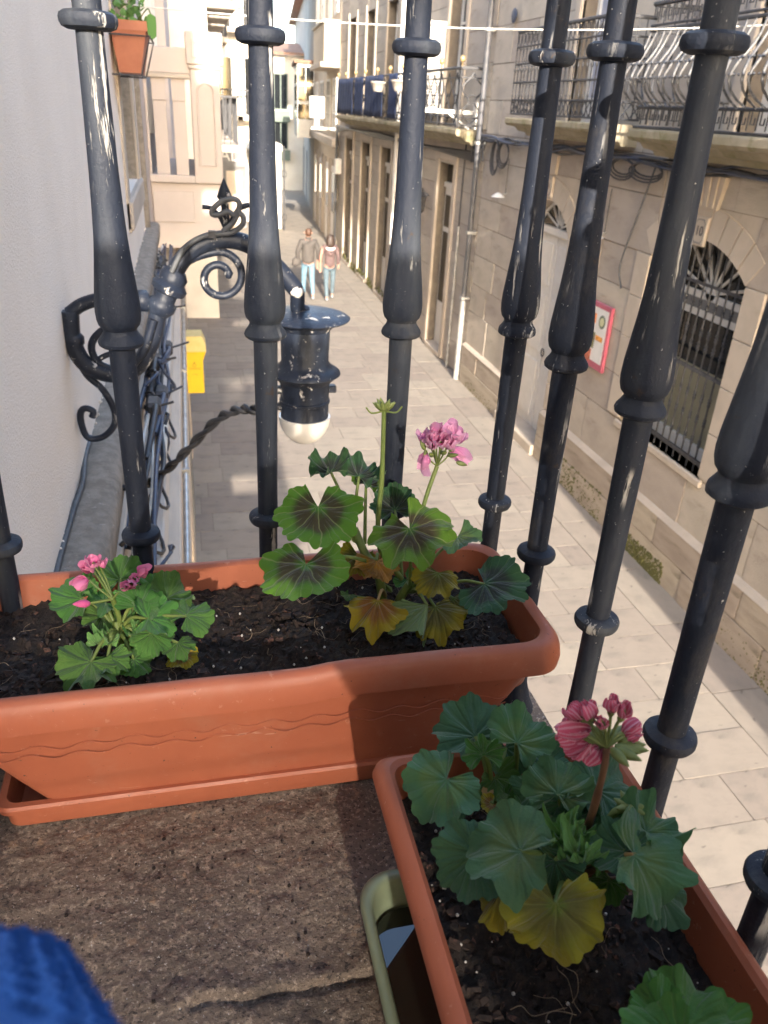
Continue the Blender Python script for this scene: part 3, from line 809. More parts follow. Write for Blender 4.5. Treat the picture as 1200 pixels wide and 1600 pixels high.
# cable bundle along the facade with hanging loops
def cable(name, pts, r, m, label, parent=None, n=6, cat='cable', sm=8):
    return tag(MB().tube(bez(pts, sm), r, n).build(name, m, parent, 80), label, cat if parent is None else None)
rc = random.Random(9)
cb = empty('cable_bundle', (FX, 9, -.36), label='black cable bundle strung along the stone facade under the balconies', cat='cable')
for k in range(6):
    pts = [(FX - .05 - rc.random() * .05, y_, -.36 + rc.uniform(-.04, .03) - (.05 if k > 3 else 0) * math.sin(y_ * 2 + k)) for y_ in [3.6 + q * .55 for q in range(20)]]
    MB().tube(bez(pts, 4), rc.uniform(.010, .022), 5).build('cable', M['cable'] if k % 2 else M['blue_cable'], cb, 80)
for c_, w_, h_ in ((12.9, .2, .32), (13.25, .12, .45), (9.05, .25, .16), (8.5, .3, .14)):
    for q in range(3):
        pts = [(FX - .07 - q * .012, c_ + (w_ + q * .03) * math.sin(a), -.38 - (h_ + q * .03) * .5 * (1 - math.cos(a))) for a in (6.283 * k / 14 for k in range(15))]
        MB().tube(pts, .011, 5).build('cable_loop', M['cable'], cb, 80)
for k in range(14):
    MB().tube([(FX - .08, 13.95 + rc.uniform(-.3, .5), -.35), (FX - .09, 13.95 + rc.uniform(-.3, .5), -.6 - rc.random() * .2)], .01, 5).build('cable_end', M['cable'], cb)
cable('hanging_cable', [(FX - .06, 8.35, -.38), (FX - .05, 8.55, -.9), (FX - .05, 8.75, -1.5), (FX - .06, 8.62, -1.75)], .012, M['grey_cable'], 'thin grey cable hanging down the wall left of the arched window')
# small wall lamps on the facade
def spot(y_, z_, label):
    e = empty('wall_spotlight', (FX - .05, y_, z_), label=label, cat='wall lamp', group='small wall lamps across the street')
    MB().tube([(FX - .03, y_, z_ + .55), (FX - .03, y_, z_ + .05)], .006, 5).build('flex', M['cable'], e)
    MB().tube([(FX, y_, z_ + .05), (FX - .12, y_, z_ + .02)], .012, 6).build('arm', M['zinc'], e)
    MB().lathe([(0, .03), (-.03, .07), (-.06, .11), (-.065, .10)], 12, (FX - .15, y_, z_ + .05)).build('shade', M['white'], e, 60)
spot(12.75, -1.16, 'small white wall lamp beside the drainpipe')
spot(9.3, -1.27, 'small white wall lamp between the arched door and the arched window')
# menu board
mbd = empty('menu_board', (FX - .04, 9.2, -2.4), label='pink framed menu board with food pictures on the stone wall', cat='sign')
ya, yb, za, zb = 8.75, 9.75, -2.83, -2.02
MB().box(FX - .05, FX - .005, ya, yb, za, zb, .006).build('frame', M['pink'], mbd)
MB().box(FX - .053, FX - .05, ya + .05, yb - .05, za + .09, zb - .06).build('sheet', M['paper'], mbd)
pics = [(.10, .25, .50, .14, (.09, .11, .08)), (.34, .5, .55, .12, (.45, .16, .06)), (.10, .28, .36, .06, (.5, .2, .04)), (.30, .46, .24, .2, (.1, .1, .05)), (.34, .5, .06, .16, (.3, .09, .05)), (.58, .72, .5, .16, (.42, .2, .1)), (.62, .8, .28, .12, (.3, .3, .08)), (.6, .76, .06, .14, (.35, .12, .05))]
for i, (a, b, z0, h_, c_) in enumerate(pics):
    mm = pm('food_print_%d' % i, c_, tuple(min(1, q * 2.2) for q in c_), 30, .5)
    if i == 0:
        MB().lathe([(0, .085), (.003, .08)], 14, (FX - .053, ya + .18, za + .60), (-1, 0, 0)).build('dish_picture', mm, mbd)
        MB().lathe([(0, .055), (.006, .05)], 14, (FX - .053, ya + .18, za + .60), (-1, 0, 0)).build('dish_centre', pm('pale_dish', (.55, .55, .3), (.6, .6, .4), 20), mbd)
    else: MB().box(FX - .056, FX - .053, ya + a, ya + b, za + z0, za + z0 + h_).build('dish_picture', mm, mbd)

# ================================================================== SECOND HOUSE (blue covered balcony)
hB = empty('long_stone_house', (FX, 21, GZ), label='long sandstone house with tall narrow doors under a blue covered balcony', cat='house')
cB = [GZ + .02, -4.05, -3.5, -2.95, -2.4, -1.85, -1.3, -.9, -.5, -.25, .25, .75, 1.25, 1.75, 2.25, 2.75, 3.3, 3.9]
ops = [(15.55, 16.55), (18.2, 19.4), (20.7, 21.9), (23.2, 24.4), (25.7, 26.9)]
ups = [(15.6, 16.6), (18.2, 19.3), (20.7, 21.8), (23.2, 24.3), (25.7, 26.8)]
masonry(hB, cB, 14.02, 28.2, [(a, b, GZ, -.9) for a, b in ops] + [(a, b, -.25, 2.25) for a, b in ups], 1.3, 12)
for i, (a, b) in enumerate(ops):
    MB().box(FX - .06, FX + .34, a, b, GZ, GZ + .10, .01).build('door_step', M['sand_trim'], hB)
    d = MB().box(FX + .16, FX + .22, a, b, GZ + .10, -1.35).build('door', M['door'], hB)
    for q in (0, 1):
        u0, u1 = (a + .07, (a + b) / 2 - .05) if q == 0 else ((a + b) / 2 + .05, b - .07)
        MB().box(FX + .150, FX + .161, u0, u1, -3.6, -2.2).build('pane', M['glass'], d)
        MB().box(FX + .150, FX + .161, u0, u1, -2.1, -1.5).build('pane', M['glass'], d)
    MB().box(FX + .12, FX + .22, a, b, -1.35, -1.26).build('transom', M['door'], hB)
    MB().box(FX + .17, FX + .18, a, b, -1.26, -.9).build('pane', M['glass'], hB)
    for s0, s1 in ((a - .18, a - .003), (b + .003, b + .18)):
        MB().box(FX - .04, FX + .05, s0, s1, GZ + .02, -.84, .008).build('door_jamb', M['sand_trim'], hB)
    MB().box(FX - .05, FX + .05, a - .2, b + .2, -.84, -.66, .01).build('lintel', M['sand_trim'], hB)
for a, b in ups:
    french_window(hB, a, b, -.25, 2.25, FX + .2)
    for s0, s1 in ((a - .16, a - .003), (b + .003, b + .16)):
        MB().box(FX - .03, FX + .05, s0, s1, -.25, 2.4, .008).build('window_jamb', M['sand_trim'], hB)
moss(hB, 18, 27, 260, (GZ, -4.35), (FX - .03, FX + .0), (.03, .07))
b3 = balcony_empty('blue_covered_balcony', 20, 'long iron balcony hung with dark blue cloth and gilded balls on the posts')
cornice(b3, 'balcony_slab', 14.3, 26.3, -.26, .45, M['moss_slab'], h=.24)
X3 = FX - .40
for z, r in ((-.20, .016), (.66, .024), (.52, .012), (-.08, .012)):
    MB().tube([(FX, 14.35, z), (X3, 14.35, z), (X3, 26.25, z), (FX, 26.25, z)], r, 6).build('rail', M['black_iron'], b3)
post = MB().lathe([(-.24, .022), (.68, .022)], 8).mesh('post', M['black_iron'])
ball = MB().lathe([(0, .012), (.05, .012), (.06, .024), (.08, .042), (.11, .05), (.14, .042), (.16, .024), (.165, .004)], 10).mesh('finial_ball', M['brass'], 60)
for y_ in (14.4, 15.6, 17.2, 18.4, 19.6, 20.9, 22.3, 23.6, 25, 26.2):
    p = ob('post', post, b3, (X3, y_, 0)); ob('finial_ball', ball, b3, (X3, y_, .68))
orn = MB()
for s_ in (-1, 1):
    orn.tube(bez([(0, 0, -.18), (0, s_ * .16, .0), (0, s_ * .05, .16), (0, s_ * .18, .36), (0, s_ * .05, .52), (0, 0, .60)], 6), .012, 5)
orn.tube([(0, .07 * math.cos(a), .2 + .07 * math.sin(a)) for a in (6.283 * k / 12 for k in range(12))], .01, 5, closed=True)
orn_me = orn.mesh('scroll_ornament', M['black_iron'])
for k in range(26): ob('scroll_ornament', orn_me, b3, (X3, 14.62 + k * .46, 0))
ob('scroll_ornament', orn_me, b3, (FX - .2, 14.35, 0), (0, 0, R(90)))
rb = random.Random(5)
for a, b in ((16.9, 18.3), (18.75, 19.5), (20.1, 22.2), (22.4, 23.5), (23.75, 26.2)):
    mb = MB().grid(lambda u, v: (X3 - .035 - .012 * math.sin(u * 40 + v * 3) - .006 * math.sin(u * 97), lerp(a, b, u), lerp(-.20, .67, v) + .01 * math.sin(u * 9)), 40, 6)
    o = mb.build('cloth_cover', M['blue_fabric'], b3, 80)
    md = o.modifiers.new('thick', 'SOLIDIFY'); md.thickness = .006
for y_ in (17.9, 19.9):
    tag(MB().lathe([(0, .10), (.04, .12), (.16, .16), (.17, .18), (.20, .18), (.205, .14), (.19, .02)], 12, (X3 - .2, y_, .32)).build('hanging_pot', M['far_grey'], None, 60), 'pale flower pot hung outside the blue balcony, %s one' % ('nearer' if y_ < 18.5 else 'farther'), 'flower pot', 'pots hung on the blue balcony')
# open white shutter leaf
sh = empty('open_shutter', (FX - .2, 16.75, .2), label='white louvred shutter leaf standing open above the narrow door', cat='shutter')
MB().box(FX - .40, FX - .36, 16.73, 16.77, .0, 1.5).box(FX - .06, FX - .02, 16.73, 16.77, .0, 1.5).box(FX - .36, FX - .06, 16.73, 16.77, 1.43, 1.5).box(FX - .36, FX - .06, 16.73, 16.77, .0, .08).build('frame', M['white'], sh)
lv = MB().box(-.15, .15, -.004, .004, -.022, .022).mesh('louvre', M['white'])
for k in range(24): ob('louvre', lv, sh, (FX - .21, 16.75, .12 + k * .055), (R(35), 0, 0))
# sign bracket
br = empty('sign_bracket', (FX, 14.6, -.1), label='empty white metal sign bracket sticking out from the wall beside the drainpipe', cat='bracket')
MB().box(FX - .05, FX, 14.56, 14.68, -.42, .16, .006).build('wall_plate', M['white'], br)
MB().box(FX - 1.0, FX - .05, 14.60, 14.65, -.03, .03).build('arm', M['white'], br)
MB().tube([(FX - .05, 14.62, -.3), (FX - .5, 14.62, -.03)], .018, 6).build('brace', M['white'], br)
MB().box(FX - 1.03, FX - 1.0, 14.595, 14.655, -.06, .06).build('end_cap', M['zinc'], br)
# wall lantern by the narrow door
ln = empty('wall_lantern', (FX - .1, 17.2, -1.7), label='small dark wall lantern on the stone beside the narrow door', cat='wall lamp')
MB().lathe([(0, .01), (.04, .05), (.06, .06), (.30, .08), (.34, .1), (.42, .03), (.5, .008)], 6, (FX - .14, 17.2, -1.95)).build('lantern_case', M['black_iron'], ln)
MB().tube([(FX, 17.2, -1.6), (FX - .14, 17.2, -1.5)], .015, 5).build('arm', M['black_iron'], ln)
MB().lathe([(0, .045), (.18, .06)], 6, (FX - .185, 17.2, -1.87)).build('lantern_glass', M['globe'], ln)
# far cables down at the joint with the next house
cb = empty('corner_cables', (FX, 27.9, -1), label='black cables turning down the corner of the long stone house', cat='cable')
for k in range(4):
    MB().tube(bez([(FX - .06, 14.3, -.62 - .04 * k), (FX - .07, 18, -.66), (FX - .06, 22, -.6 - .03 * k), (FX - .06, 26, -.62), (FX - .08, 27.8, -.6 - .05 * k)], 6), .03, 5).build('cable', M['cable'], cb)
    MB().tube([(FX - .1, 27.95 + .06 * k, -.55), (FX - .1, 27.95 + .06 * k, -2.2 - .4 * k), (FX - .1, 28.0 + .02 * k, GZ)], .035, 5).build('drop_cable', M['cable'], cb)
MB().box(FX - .2, FX, 27.6, 27.85, -2.0, -1.55, .01).build('junction_box', M['white'], cb)
pp = empty('white_pipe', (FX, 19.0, GZ), label='white downpipe on the long stone house with dark foot', cat='pipe')
MB().tube([(FX - .08, 19.9, 3.8), (FX - .08, 19.9, -3.0)], .07, 8).build('upper_pipe', M['white'], pp, 60)
MB().tube([(FX - .08, 19.9, -3.0), (FX - .08, 19.9, GZ)], .06, 8).build('foot_pipe', M['dark_pipe'], pp, 60)
# ================================================================== FARTHER HOUSES ON THE RIGHT (the street bends)
def lbox(mb_args, name, m, parent, b=0.):
    return MB().box(*mb_args, b).build(name, m, parent, local=True)
def lwindow(parent, x, y0, y1, z0, z1, face='x', frame=None, pane=None, bars=(1, 2)):
    """framed window on a wall that faces -X (face 'x') or -Y (face 'y'); parts: window > pane"""
    f = .07; w = MB(); fr = frame or M['white']
    def B(a0, a1, c0, c1, d0, d1):
        if face == 'x': w.box(x - d1, x - d0, a0, a1, c0, c1)
        else: w.box(a0, a1, x - d1, x - d0, c0, c1)
    B(y0, y0 + f, z0, z1, 0, .05); B(y1 - f, y1, z0, z1, 0, .05); B(y0 + f, y1 - f, z0, z0 + f, 0, .05); B(y0 + f, y1 - f, z1 - f, z1, 0, .05)
    for k in range(1, bars[0] + 1):
        yy = lerp(y0, y1, k / (bars[0] + 1)); B(yy - .025, yy + .025, z0 + f, z1 - f, .0, .04)
    for k in range(1, bars[1] + 1):
        zz = lerp(z0, z1, k / (bars[1] + 1)); B(y0 + f, y1 - f, zz - .02, zz + .02, .0, .038)
    o = w.build('window', fr, parent, local=True)
    p = MB()
    if face == 'x': p.box(x - .012, x - .004, y0 + f, y1 - f, z0 + f, z1 - f)
    else: p.box(y0 + f, y1 - f, x - .012, x - .004, z0 + f, z1 - f)
    p.build('pane', pane or M['glass'], o, local=True)
    return o

hC = empty('tan_house', (FX, 28.3, 0), R(-3.6), label='tan rendered house with boxed upper balcony beyond the long stone house', cat='house')
lbox((0, .6, 0, 9.4, GZ, 7.5), 'wall', M['far_tan'], hC)
lbox((-.22, .0, -.05, 9.4, -1.25, -1.0), 'string_course', M['sand_trim'], hC, .02)
lbox((-.5, .0, .15, 4.2, 1.2, 2.3), 'balcony_parapet', M['far_tan'], hC, .02)
lbox((-.62, .0, .05, 4.3, 1.05, 1.2), 'balcony_slab', M['sand_trim'], hC, .02)
lbox((-.56, .04, .1, 4.25, 2.3, 2.36), 'parapet_coping', M['sand_trim'], hC, .01)
for a, b in ((.5, 1.7), (2.6, 3.7), (5.2, 6.4), (7.5, 8.6)):
    d = lbox((-.03, .0, a, b, GZ, -1.9), 'door', M['door'], hC)
    MB().box(-.035, -.03, a + .1, b - .1, -3.4, -2.1).build('pane', M['glass'], d, local=True)
    lbox((-.06, .0, a - .2, a - .002, GZ, -1.7), 'pilaster', M['sand_trim'], hC)
    lbox((-.06, .0, b + .002, b + .2, GZ, -1.7), 'pilaster', M['sand_trim'], hC)
    lwindow(hC, -.001, a, b, -.8, .8, 'x')
for a, b in ((.6, 1.6), (2.6, 3.6), (5.2, 6.3), (7.4, 8.5)): lwindow(hC, -.001, a, b, 2.6, 4.6, 'x')
lbox((-.5, .8, -.1, 9.5, 7.3, 7.6), 'eaves', M['sand_trim'], hC)

ac = empty('louvred_unit', (4.4, 28.9, -.1), label='white louvred box on a bracket at the corner of the tan house', cat='wall unit')
MB().box(4.14, 4.62, 28.88, 29.2, -.42, .22, .015).build('casing', M['white'], ac)
lvm = MB().box(-.21, .21, -.008, .008, -.014, .014).mesh('louvre', M['zinc'])
for k in range(9): ob('louvre', lvm, ac, (4.38, 28.868, -.36 + k * .065), (R(25), 0, 0))
MB().box(4.3, 4.46, 28.95, 29.1, -.68, -.42).build('foot', M['white'], ac)
MB().box(4.2, 5.0, 28.95, 29.1, -.76, -.68).build('bracket_arm', M['white'], ac)

hD = empty('gallery_house', (5.6, 37.75, 0), R(-5.6), label='grey stone house with white glazed gallery where the street narrows', cat='house')
lbox((0, .6, 0, 31, GZ, 5.2), 'wall', M['far_grey'], hD)
gal = lbox((-.72, 0, .5, 5.0, -1.35, 1.5), 'gallery', M['white'], hD)
lbox((-.85, .0, .4, 5.1, 1.5, 1.62), 'gallery_roof', M['roof'], hD)
for k in range(2):
    for j in range(3):
        MB().box(-.70 + k * .35, -.38 + k * .35, .49, .5, -.62 + j * .7, -.04 + j * .7).build('pane', M['glass'], gal, local=True)
for k in range(8):
    for j in range(3):
        MB().box(-.728, -.72, .6 + k * .55, 1.05 + k * .55, -.62 + j * .7, -.04 + j * .7).build('pane', M['glass'], gal, local=True)
for k in range(5): lwindow(hD, -.001, 7 + k * 4, 8.2 + k * 4, -1.2, .8, 'x'); lbox((-.03, .0, 7 + k * 4, 8.2 + k * 4, GZ, -2.2), 'door', M['shop_grey'], hD)
lbox((-.45, .8, -.1, 31, 5.1, 5.3), 'eaves', M['roof'], hD)

def facing_house(name, label, x0, x1, y, ztop, m, wins, depth=8, roof=True, gallery=None):
    """a house whose lit front faces back down the street"""
    h = empty(name, ((x0 + x1) / 2, y, GZ), label=label, cat='house')
    MB().box(x0, x1, y, y + depth, GZ, ztop).build('wall', m, h)
    if roof:
        MB().prism([(x0 - .25, y - .4, ztop), (x1 + .25, y - .4, ztop), (x1 + .25, y - .4, ztop + .12), (x0 - .25, y - .4, ztop + .12)], (0, depth, .9)).build('roof', M['roof'], h)
    for (a, b, c, d, kind) in wins:
        f = MB(); t_ = .06
        f.box(a, a + t_, y - .05, y - .001, c, d).box(b - t_, b, y - .05, y - .001, c, d).box(a + t_, b - t_, y - .05, y - .001, d - t_, d).box(a + t_, b - t_, y - .05, y - .001, c, c + t_)
        f.box((a + b) / 2 - .03, (a + b) / 2 + .03, y - .045, y - .001, c + t_, d - t_)
        o = f.build('window', M['green_paint'] if kind == 'g' else M['white'], h)
        MB().box(a + t_, b - t_, y - .02, y - .002, c + t_, d - t_).build('pane', M['glass'], o)
        if kind == 'b':
            s_ = MB().box(a - .3, b + .3, y - .7, y - .05, c - .14, c - .0).build('balcony_slab', M['sand_trim'], h)
            n_ = 12
            for k in range(n_): MB().box(lerp(a - .26, b + .26, k / (n_ - 1)) - .012, lerp(a - .26, b + .26, k / (n_ - 1)) + .012, y - .67, y - .645, c, c + .9).build('baluster', M['black_iron'], s_)
            MB().box(a - .28, b + .28, y - .69, y - .63, c + .9, c + .95).build('rail', M['black_iron'], s_)
    return h
h4 = facing_house('green_gallery_house', 'pale house with green window galleries closing the view down the street', 3.6, 7.2, 50, 2.3, M['far_white'],
    [(4.2, 5.0, -.4, 1.4, 'g'), (5.1, 5.9, -.4, 1.4, 'g'), (4.2, 5.0, -2.4, -1.0, 'g'), (5.1, 5.9, -2.4, -1.0, 'g'), (6.2, 6.9, -.4, 1.2, 'w')])
for z0, z1, m_ in ((-1.0, -.45, 'green_paint'), (-3.0, -2.45, 'green_paint')): MB().box(4.1, 6.0, 49.7, 49.98, z0, z1).build('gallery_panel', M[m_], h4)
facing_house('end_house', 'far pale house at the very end of the street', 4, 20, 82, 3.2, M['far_white'],
    [(7 + k * 1.8, 8 + k * 1.8, -1 + j * 2.0, .4 + j * 2.0, 'w') for k in range(5) for j in range(2)])
h3 = facing_house('tall_cream_house', 'tall cream house with iron balconies behind the grey shopfront', .7, 3.6, 36, 6.5, M['far_white'],
    [(1.2, 2.1, -.6, 1.5, 'b'), (2.5, 3.3, -.6, 1.5, 'b'), (1.2, 2.1, 2.4, 4.4, 'b'), (2.5, 3.3, 2.4, 4.4, 'b')])
# grey shopfront with lettering
sp = empty('grey_shopfront', (1.6, 34, GZ), label='grey shopfront with white sign letters at the street corner', cat='shop')
MB().box(.9, 2.35, 34, 35.9, GZ, -2.35).build('wall', M['shop_grey'], sp)
MB().box(.85, 2.4, 33.9, 34.0, -2.35, -1.45).build('sign_board', M['shop_grey'], sp)
MB().box(1.6, 2.2, 33.97, 34.0, GZ, -2.5).build('door', M['wood'], sp)
MB().box(.98, 1.45, 33.97, 34.0, -3.9, -2.6).build('display_pane', M['glass'], sp)
text('sign_letters', 'AL', .62, M['white'], sp, (1.72, 33.89, -1.95), (R(90), 0, 0), .01)
# white terrace enclosure
te = empty('terrace_enclosure', (3.2, 33.5, GZ), label='white canvas terrace enclosure with scrolled iron posts in the sun', cat='terrace tent')
MB().box(2.5, 3.75, 33.55, 36, -1.75, -1.45, .05).build('canopy', M['canvas'], te)
for a, b in ((2.55, 3.1), (3.14, 3.7)):
    MB().grid(lambda u, v: (lerp(a, b, u), 33.62 + .02 * math.sin(u * 20), lerp(GZ + .05, -1.76, v)), 14, 2).build('side_panel', M['canvas'], te)
MB().grid(lambda u, v: (3.72 + .02 * math.sin(u * 20), lerp(33.62, 35.9, u), lerp(GZ + .05, -1.76, v)), 14, 2).build('side_panel', M['canvas'], te)
for x_ in (2.52, 3.8):
    p_ = MB().tube([(x_, 33.5, GZ), (x_, 33.5, -1.5)], .025, 6).build('post', M['black_iron'], te)
    for z_ in (-2.5, -4.1):
        MB().tube([(x_ + .09 * math.cos(a), 33.5, z_ + .13 * math.sin(a)) for a in (6.283 * k / 10 for k in range(10))], .012, 4, closed=True).build('scroll', M['black_iron'], p_)

# ================================================================== LEFT SIDE, FARTHER ON
def row_house(name, label, x, y0, y1, ztop, m, floors, seed):
    h = empty(name, (x - .5, y0, GZ), label=label, cat='house')
    MB().box(x - 5, x, y0, y1, GZ, ztop).build('wall', m, h)
    MB().box(x - 5, x + .45, y0 - .2, y1 + .1, ztop, ztop + .18).build('eaves', M['roof'], h)
    rn = random.Random(seed)
    for z in floors:
        y = y0 + .8
        while y + 1.2 < y1:
            w = MB(); a, b, c, d = y, y + 1.0, z, z + 1.9
            w.box(x + .001, x + .05, a, a + .07, c, d).box(x + .001, x + .05, b - .07, b, c, d).box(x + .001, x + .05, a + .07, b - .07, d - .07, d).box(x + .001, x + .05, (a + b) / 2 - .03, (a + b) / 2 + .03, c, d - .07)
            o = w.build('window', M['white'], h)
            MB().box(x + .002, x + .02, a + .07, b - .07, c, d - .07).build('pane', M['glass'], o)
            s_ = MB().box(x + .001, x + .62, a - .35, b + .35, c - .16, c - .01, .02).build('balcony_slab', M['sand_trim'], h)
            for k in range(9):
                yy = lerp(a - .3, b + .3, k / 8); MB().box(x + .565, x + .585, yy - .01, yy + .01, c, c + .92).build('baluster', M['black_iron'], s_)
            for k in range(3):
                xx = x + .14 + k * .14; MB().box(xx - .01, xx + .01, a - .31, a - .29, c, c + .92).build('baluster', M['black_iron'], s_)
            MB().box(x + .002, x + .6, a - .33, a - .27, c + .92, c + .96).box(x + .55, x + .6, a - .27, b + .33, c + .92, c + .96).build('rail', M['black_iron'], s_)
            y += 2.3
    for y in (y0 + 1.2, y0 + 4):
        if y + 1.3 < y1: MB().box(x + .001, x + .04, y, y + 1.3, GZ, -2.2).build('door', M['shop_grey'], h)
    return h
row_house('cream_row_house', 'cream house with balconies just past the beige balustrade on the left', .62, 19.0, 26.5, 7.0, M['far_white'], (-.9, 1.8, 4.3), 3)
row_house('pale_row_house', 'pale house with dark iron balconies next to the grey shopfront', .86, 26.6, 33.8, 5.6, M['far_white'], (-1.0, 1.6), 5)

# ------------------------------------------------------------------ our own house: plaster wall, ledge, ground floor front
WX = -.30
own = empty('plaster_house', (WX, 2, GZ), label='plastered house wall at left with a rough stone ledge', cat='house')
Y0, Y1 = -1.3, 6.35
wy0, wy1, wz0, wz1 = 4.75, 5.85, -.50, 1.9
w = MB()
def plaster_patch(a, b, c, d):
    w.box(WX - .35, WX, a, b, c, d)
plaster_patch(Y0, wy0, wz0, 4.2); plaster_patch(wy1, Y1, wz0, 4.2); plaster_patch(wy0, wy1, wz1, 4.2); plaster_patch(Y0, Y1, -.88, wz0)
w.build('plaster_wall', M['plaster'], own)
# window recess with stone surround
st = MB().box(WX - .30, WX - .002, wy0, wy0 + .01, wz0, wz1).box(WX - .30, WX - .002, wy1 - .01, wy1, wz0, wz1)
st.build('window_reveal', M['ledge'], own)
for a, b in ((wy0 - .17, wy0), (wy1, wy1 + .17)): MB().box(WX - .01, WX + .012, a, b, wz0 - .16, wz1 + .15).build('window_jamb', M['sand_trim'], own)
MB().box(WX - .3, WX + .03, wy0 - .17, wy1 + .17, wz0 - .15, wz0 - .003, .01).build('window_sill', M['sand_trim'], own)
o = MB().box(WX - .26, WX - .2, wy0 + .01, wy0 + .09, wz0, wz1).box(WX - .26, WX - .2, wy1 - .09, wy1 - .01, wz0, wz1).build('window', M['white'], own)
MB().box(WX - .24, WX - .23, wy0 + .09, wy1 - .09, wz0, wz1).build('pane', M['glass'], o)
# ragged lower edge of the plaster, the rough ledge
rl = random.Random(11)
def ledge_edge(u): return -.208 + .010 * noise.noise(Vector((u * 3, 0, 0))) + .006 * noise.noise(Vector((u * 14, 3, 0)))
nL = 160
loops = []
for k in range(nL + 1):
    yy = lerp(Y0, 6.7, k / nL); e = ledge_edge(yy); dz = .006 * noise.noise(Vector((yy * 9, 7, 1)))
    loops.append([(WX - .2, yy, -.885 + dz), (lerp(WX, e, .55), yy, -.875 + dz), (e - .012, yy, -.885), (e, yy, -.905), (e - .004, yy, -.985), (e - .02, yy, -1.0), (WX - .2, yy, -1.0)])
MB().loft(loops, True, True).build('stone_ledge', M['ledge'], own, 50)
ed = MB()
for k in range(150):
    yy = rl.uniform(.6, 6.3); r = rl.choice((.002, .003, .004, .006))
    ed.lathe([(-r, r * .5), (0, r), (r, r * .4)], 5, (WX + rl.uniform(-.004, .006), yy, -.872 + rl.uniform(-.004, .012)), (rl.uniform(-1, 1), rl.uniform(-1, 1), 1))
ed.build('plaster_crumbs', M['plaster'], own, kind='stuff')
MB().box(-.5, -.235, Y0, 6.4, -1.32, -1.001).build('under_ledge_board', M['wood'], own)
MB().box(-.5, -.205, Y0, 6.4, -1.10, -1.02, .004).build('moulding', M['wood'], own)
MB().box(-.5, -.135, Y0, 14, -1.48, -1.32, .006).build('pale_board', M['wood_pale'], own)
MB().box(-.5, -.088, Y0, 14, -1.56, -1.48, .008).build('fascia_cap', M['wood'], own)
MB().box(-.5, -.10, Y0, 14, -2.1, -1.56).build('fascia', M['wood'], own)
MB().box(-.5, -.075, Y0, 9.2, -2.2, -2.1, .006).build('fascia_foot', M['wood'], own)
MB().box(-.5, -.125, Y0, 18.9, GZ, -2.2).build('ground_floor_wall', M['far_tan'], own)
for k in range(7): MB().box(-.126, -.105, 1.5 + k * 2.3, 2.7 + k * 2.3, GZ, -2.25).build('shop_panel', M['shop_grey'] if k % 2 else M['wood'], own)
gp = empty('grey_conduit', (-.07, 3, -1.6), label='grey steel conduit running along the shop fascia on the left wall', cat='pipe')
MB().tube([(-.075, .5, -1.62), (-.075, 9.0, -1.62)], .014, 8).build('tube', M['zinc'], gp, 60)
for y_ in (2.2, 3.6, 5.2, 7.0): MB().box(-.1, -.056, y_ - .012, y_ + .012, -1.642, -1.598).build('clip', M['zinc'], gp)
# loose cables on the left wall
wire_g = 'cables on the left wall'
cb = empty('cable_run', (-.18, 2.5, -1.05), label='bunch of blue and black cables with white wires along the left wall', cat='cable')
rc = random.Random(3)
for k in range(9):
    x0 = -.196 + .009 * k
    pts = [(x0 + rc.uniform(-.016, .016), y_ + rc.uniform(-.08, .08), -1.03 - .012 * (k % 3) + rc.uniform(-.03, .02)) for y_ in (1.0, 1.35, 1.7, 2.05, 2.4, 2.8, 3.2, 3.7, 4.4, 5.4, 6.6)]
    MB().tube(bez(pts, 5), rc.choice((.006, .0075, .009)), 6).build('cable', (M['blue_cable'], M['white_wire'], M['blue_cable'], M['cable'])[k % 4], cb, 80)
for k in range(5):
    c_ = 2.05 + .28 * k; 
    pts = [(-.165 + .02 * math.cos(a * 2) + .012 * k, c_ + .10 * math.sin(a), -1.12 - .11 * (1 - math.cos(a)) + .02 * k) for a in (6.283 * q / 16 for q in range(17))]
    MB().tube(pts, .006, 6).build('cable_loop', M['cable'], cb, 80)
for k in range(12):
    c_ = rc.uniform(1.6, 3.4); a0 = rc.random() * 6; w_, h_ = rc.uniform(.05, .16), rc.uniform(.03, .11); xo = rc.uniform(-.19, -.11); zo = rc.uniform(-1.12, -1.0)
    pts = [(xo + .03 * math.sin(a * 1.5 + a0), c_ + w_ * math.sin(a), zo + h_ * math.cos(a + .4)) for a in (a0 + rc.uniform(3, 5.5) * q / 12 for q in range(13))]
    MB().tube(pts, rc.choice((.004, .005, .0065)), 6).build('loose_cable', rc.choice((M['cable'], M['blue_cable'], M['cable'])), cb, 80)
sb = empty('splice_box', (-.13, 3.2, -1.0), label='cluster of black cable connectors behind the leftmost railing bars', cat='cable box')
for k in range(5):
    yy = 2.8 + (0, .22, .5, .95, 1.5)[k]; xo = (0., .02, -.012, .03, .012)[k]; zo = (0, -.03, .02, -.05, .01)[k]
    MB().tube(bez([(-.17 + xo, yy - .35, -1.05), (-.15 + xo, yy - .1, -1.0 + zo), (-.15 + xo, yy + .05, -1.0 + zo), (-.19, yy + .4, -1.06)], 5), .011, 6).build('lead', M['blue_cable'] if k % 2 else M['cable'], sb, 80)
    MB().box(-.185 + xo, -.13 + xo, yy, yy + .10, -1.04 + zo, -.985 + zo, .012).build('connector', M['cable'], sb)
    MB().tube([(-.135 + xo, yy + .05, -1.01 + zo), (-.085 + xo + .01 * k, yy + .06 + .05 * (k % 2), -1.0 + zo)], .005, 6).build('pin', M['cable'], sb)
tag(MB().tube([(-.135, 2.55, -1.10), (-.13, 3.1, -1.09)], .022, 8).build('white_sleeve', M['white_wire'], None, 60), 'short white plastic sleeve among the cables on the left wall', 'cable sleeve')
e = empty('iron_spike', (WX, 2.0, -.95), label='short black iron spike sticking out of the ledge', cat='spike')
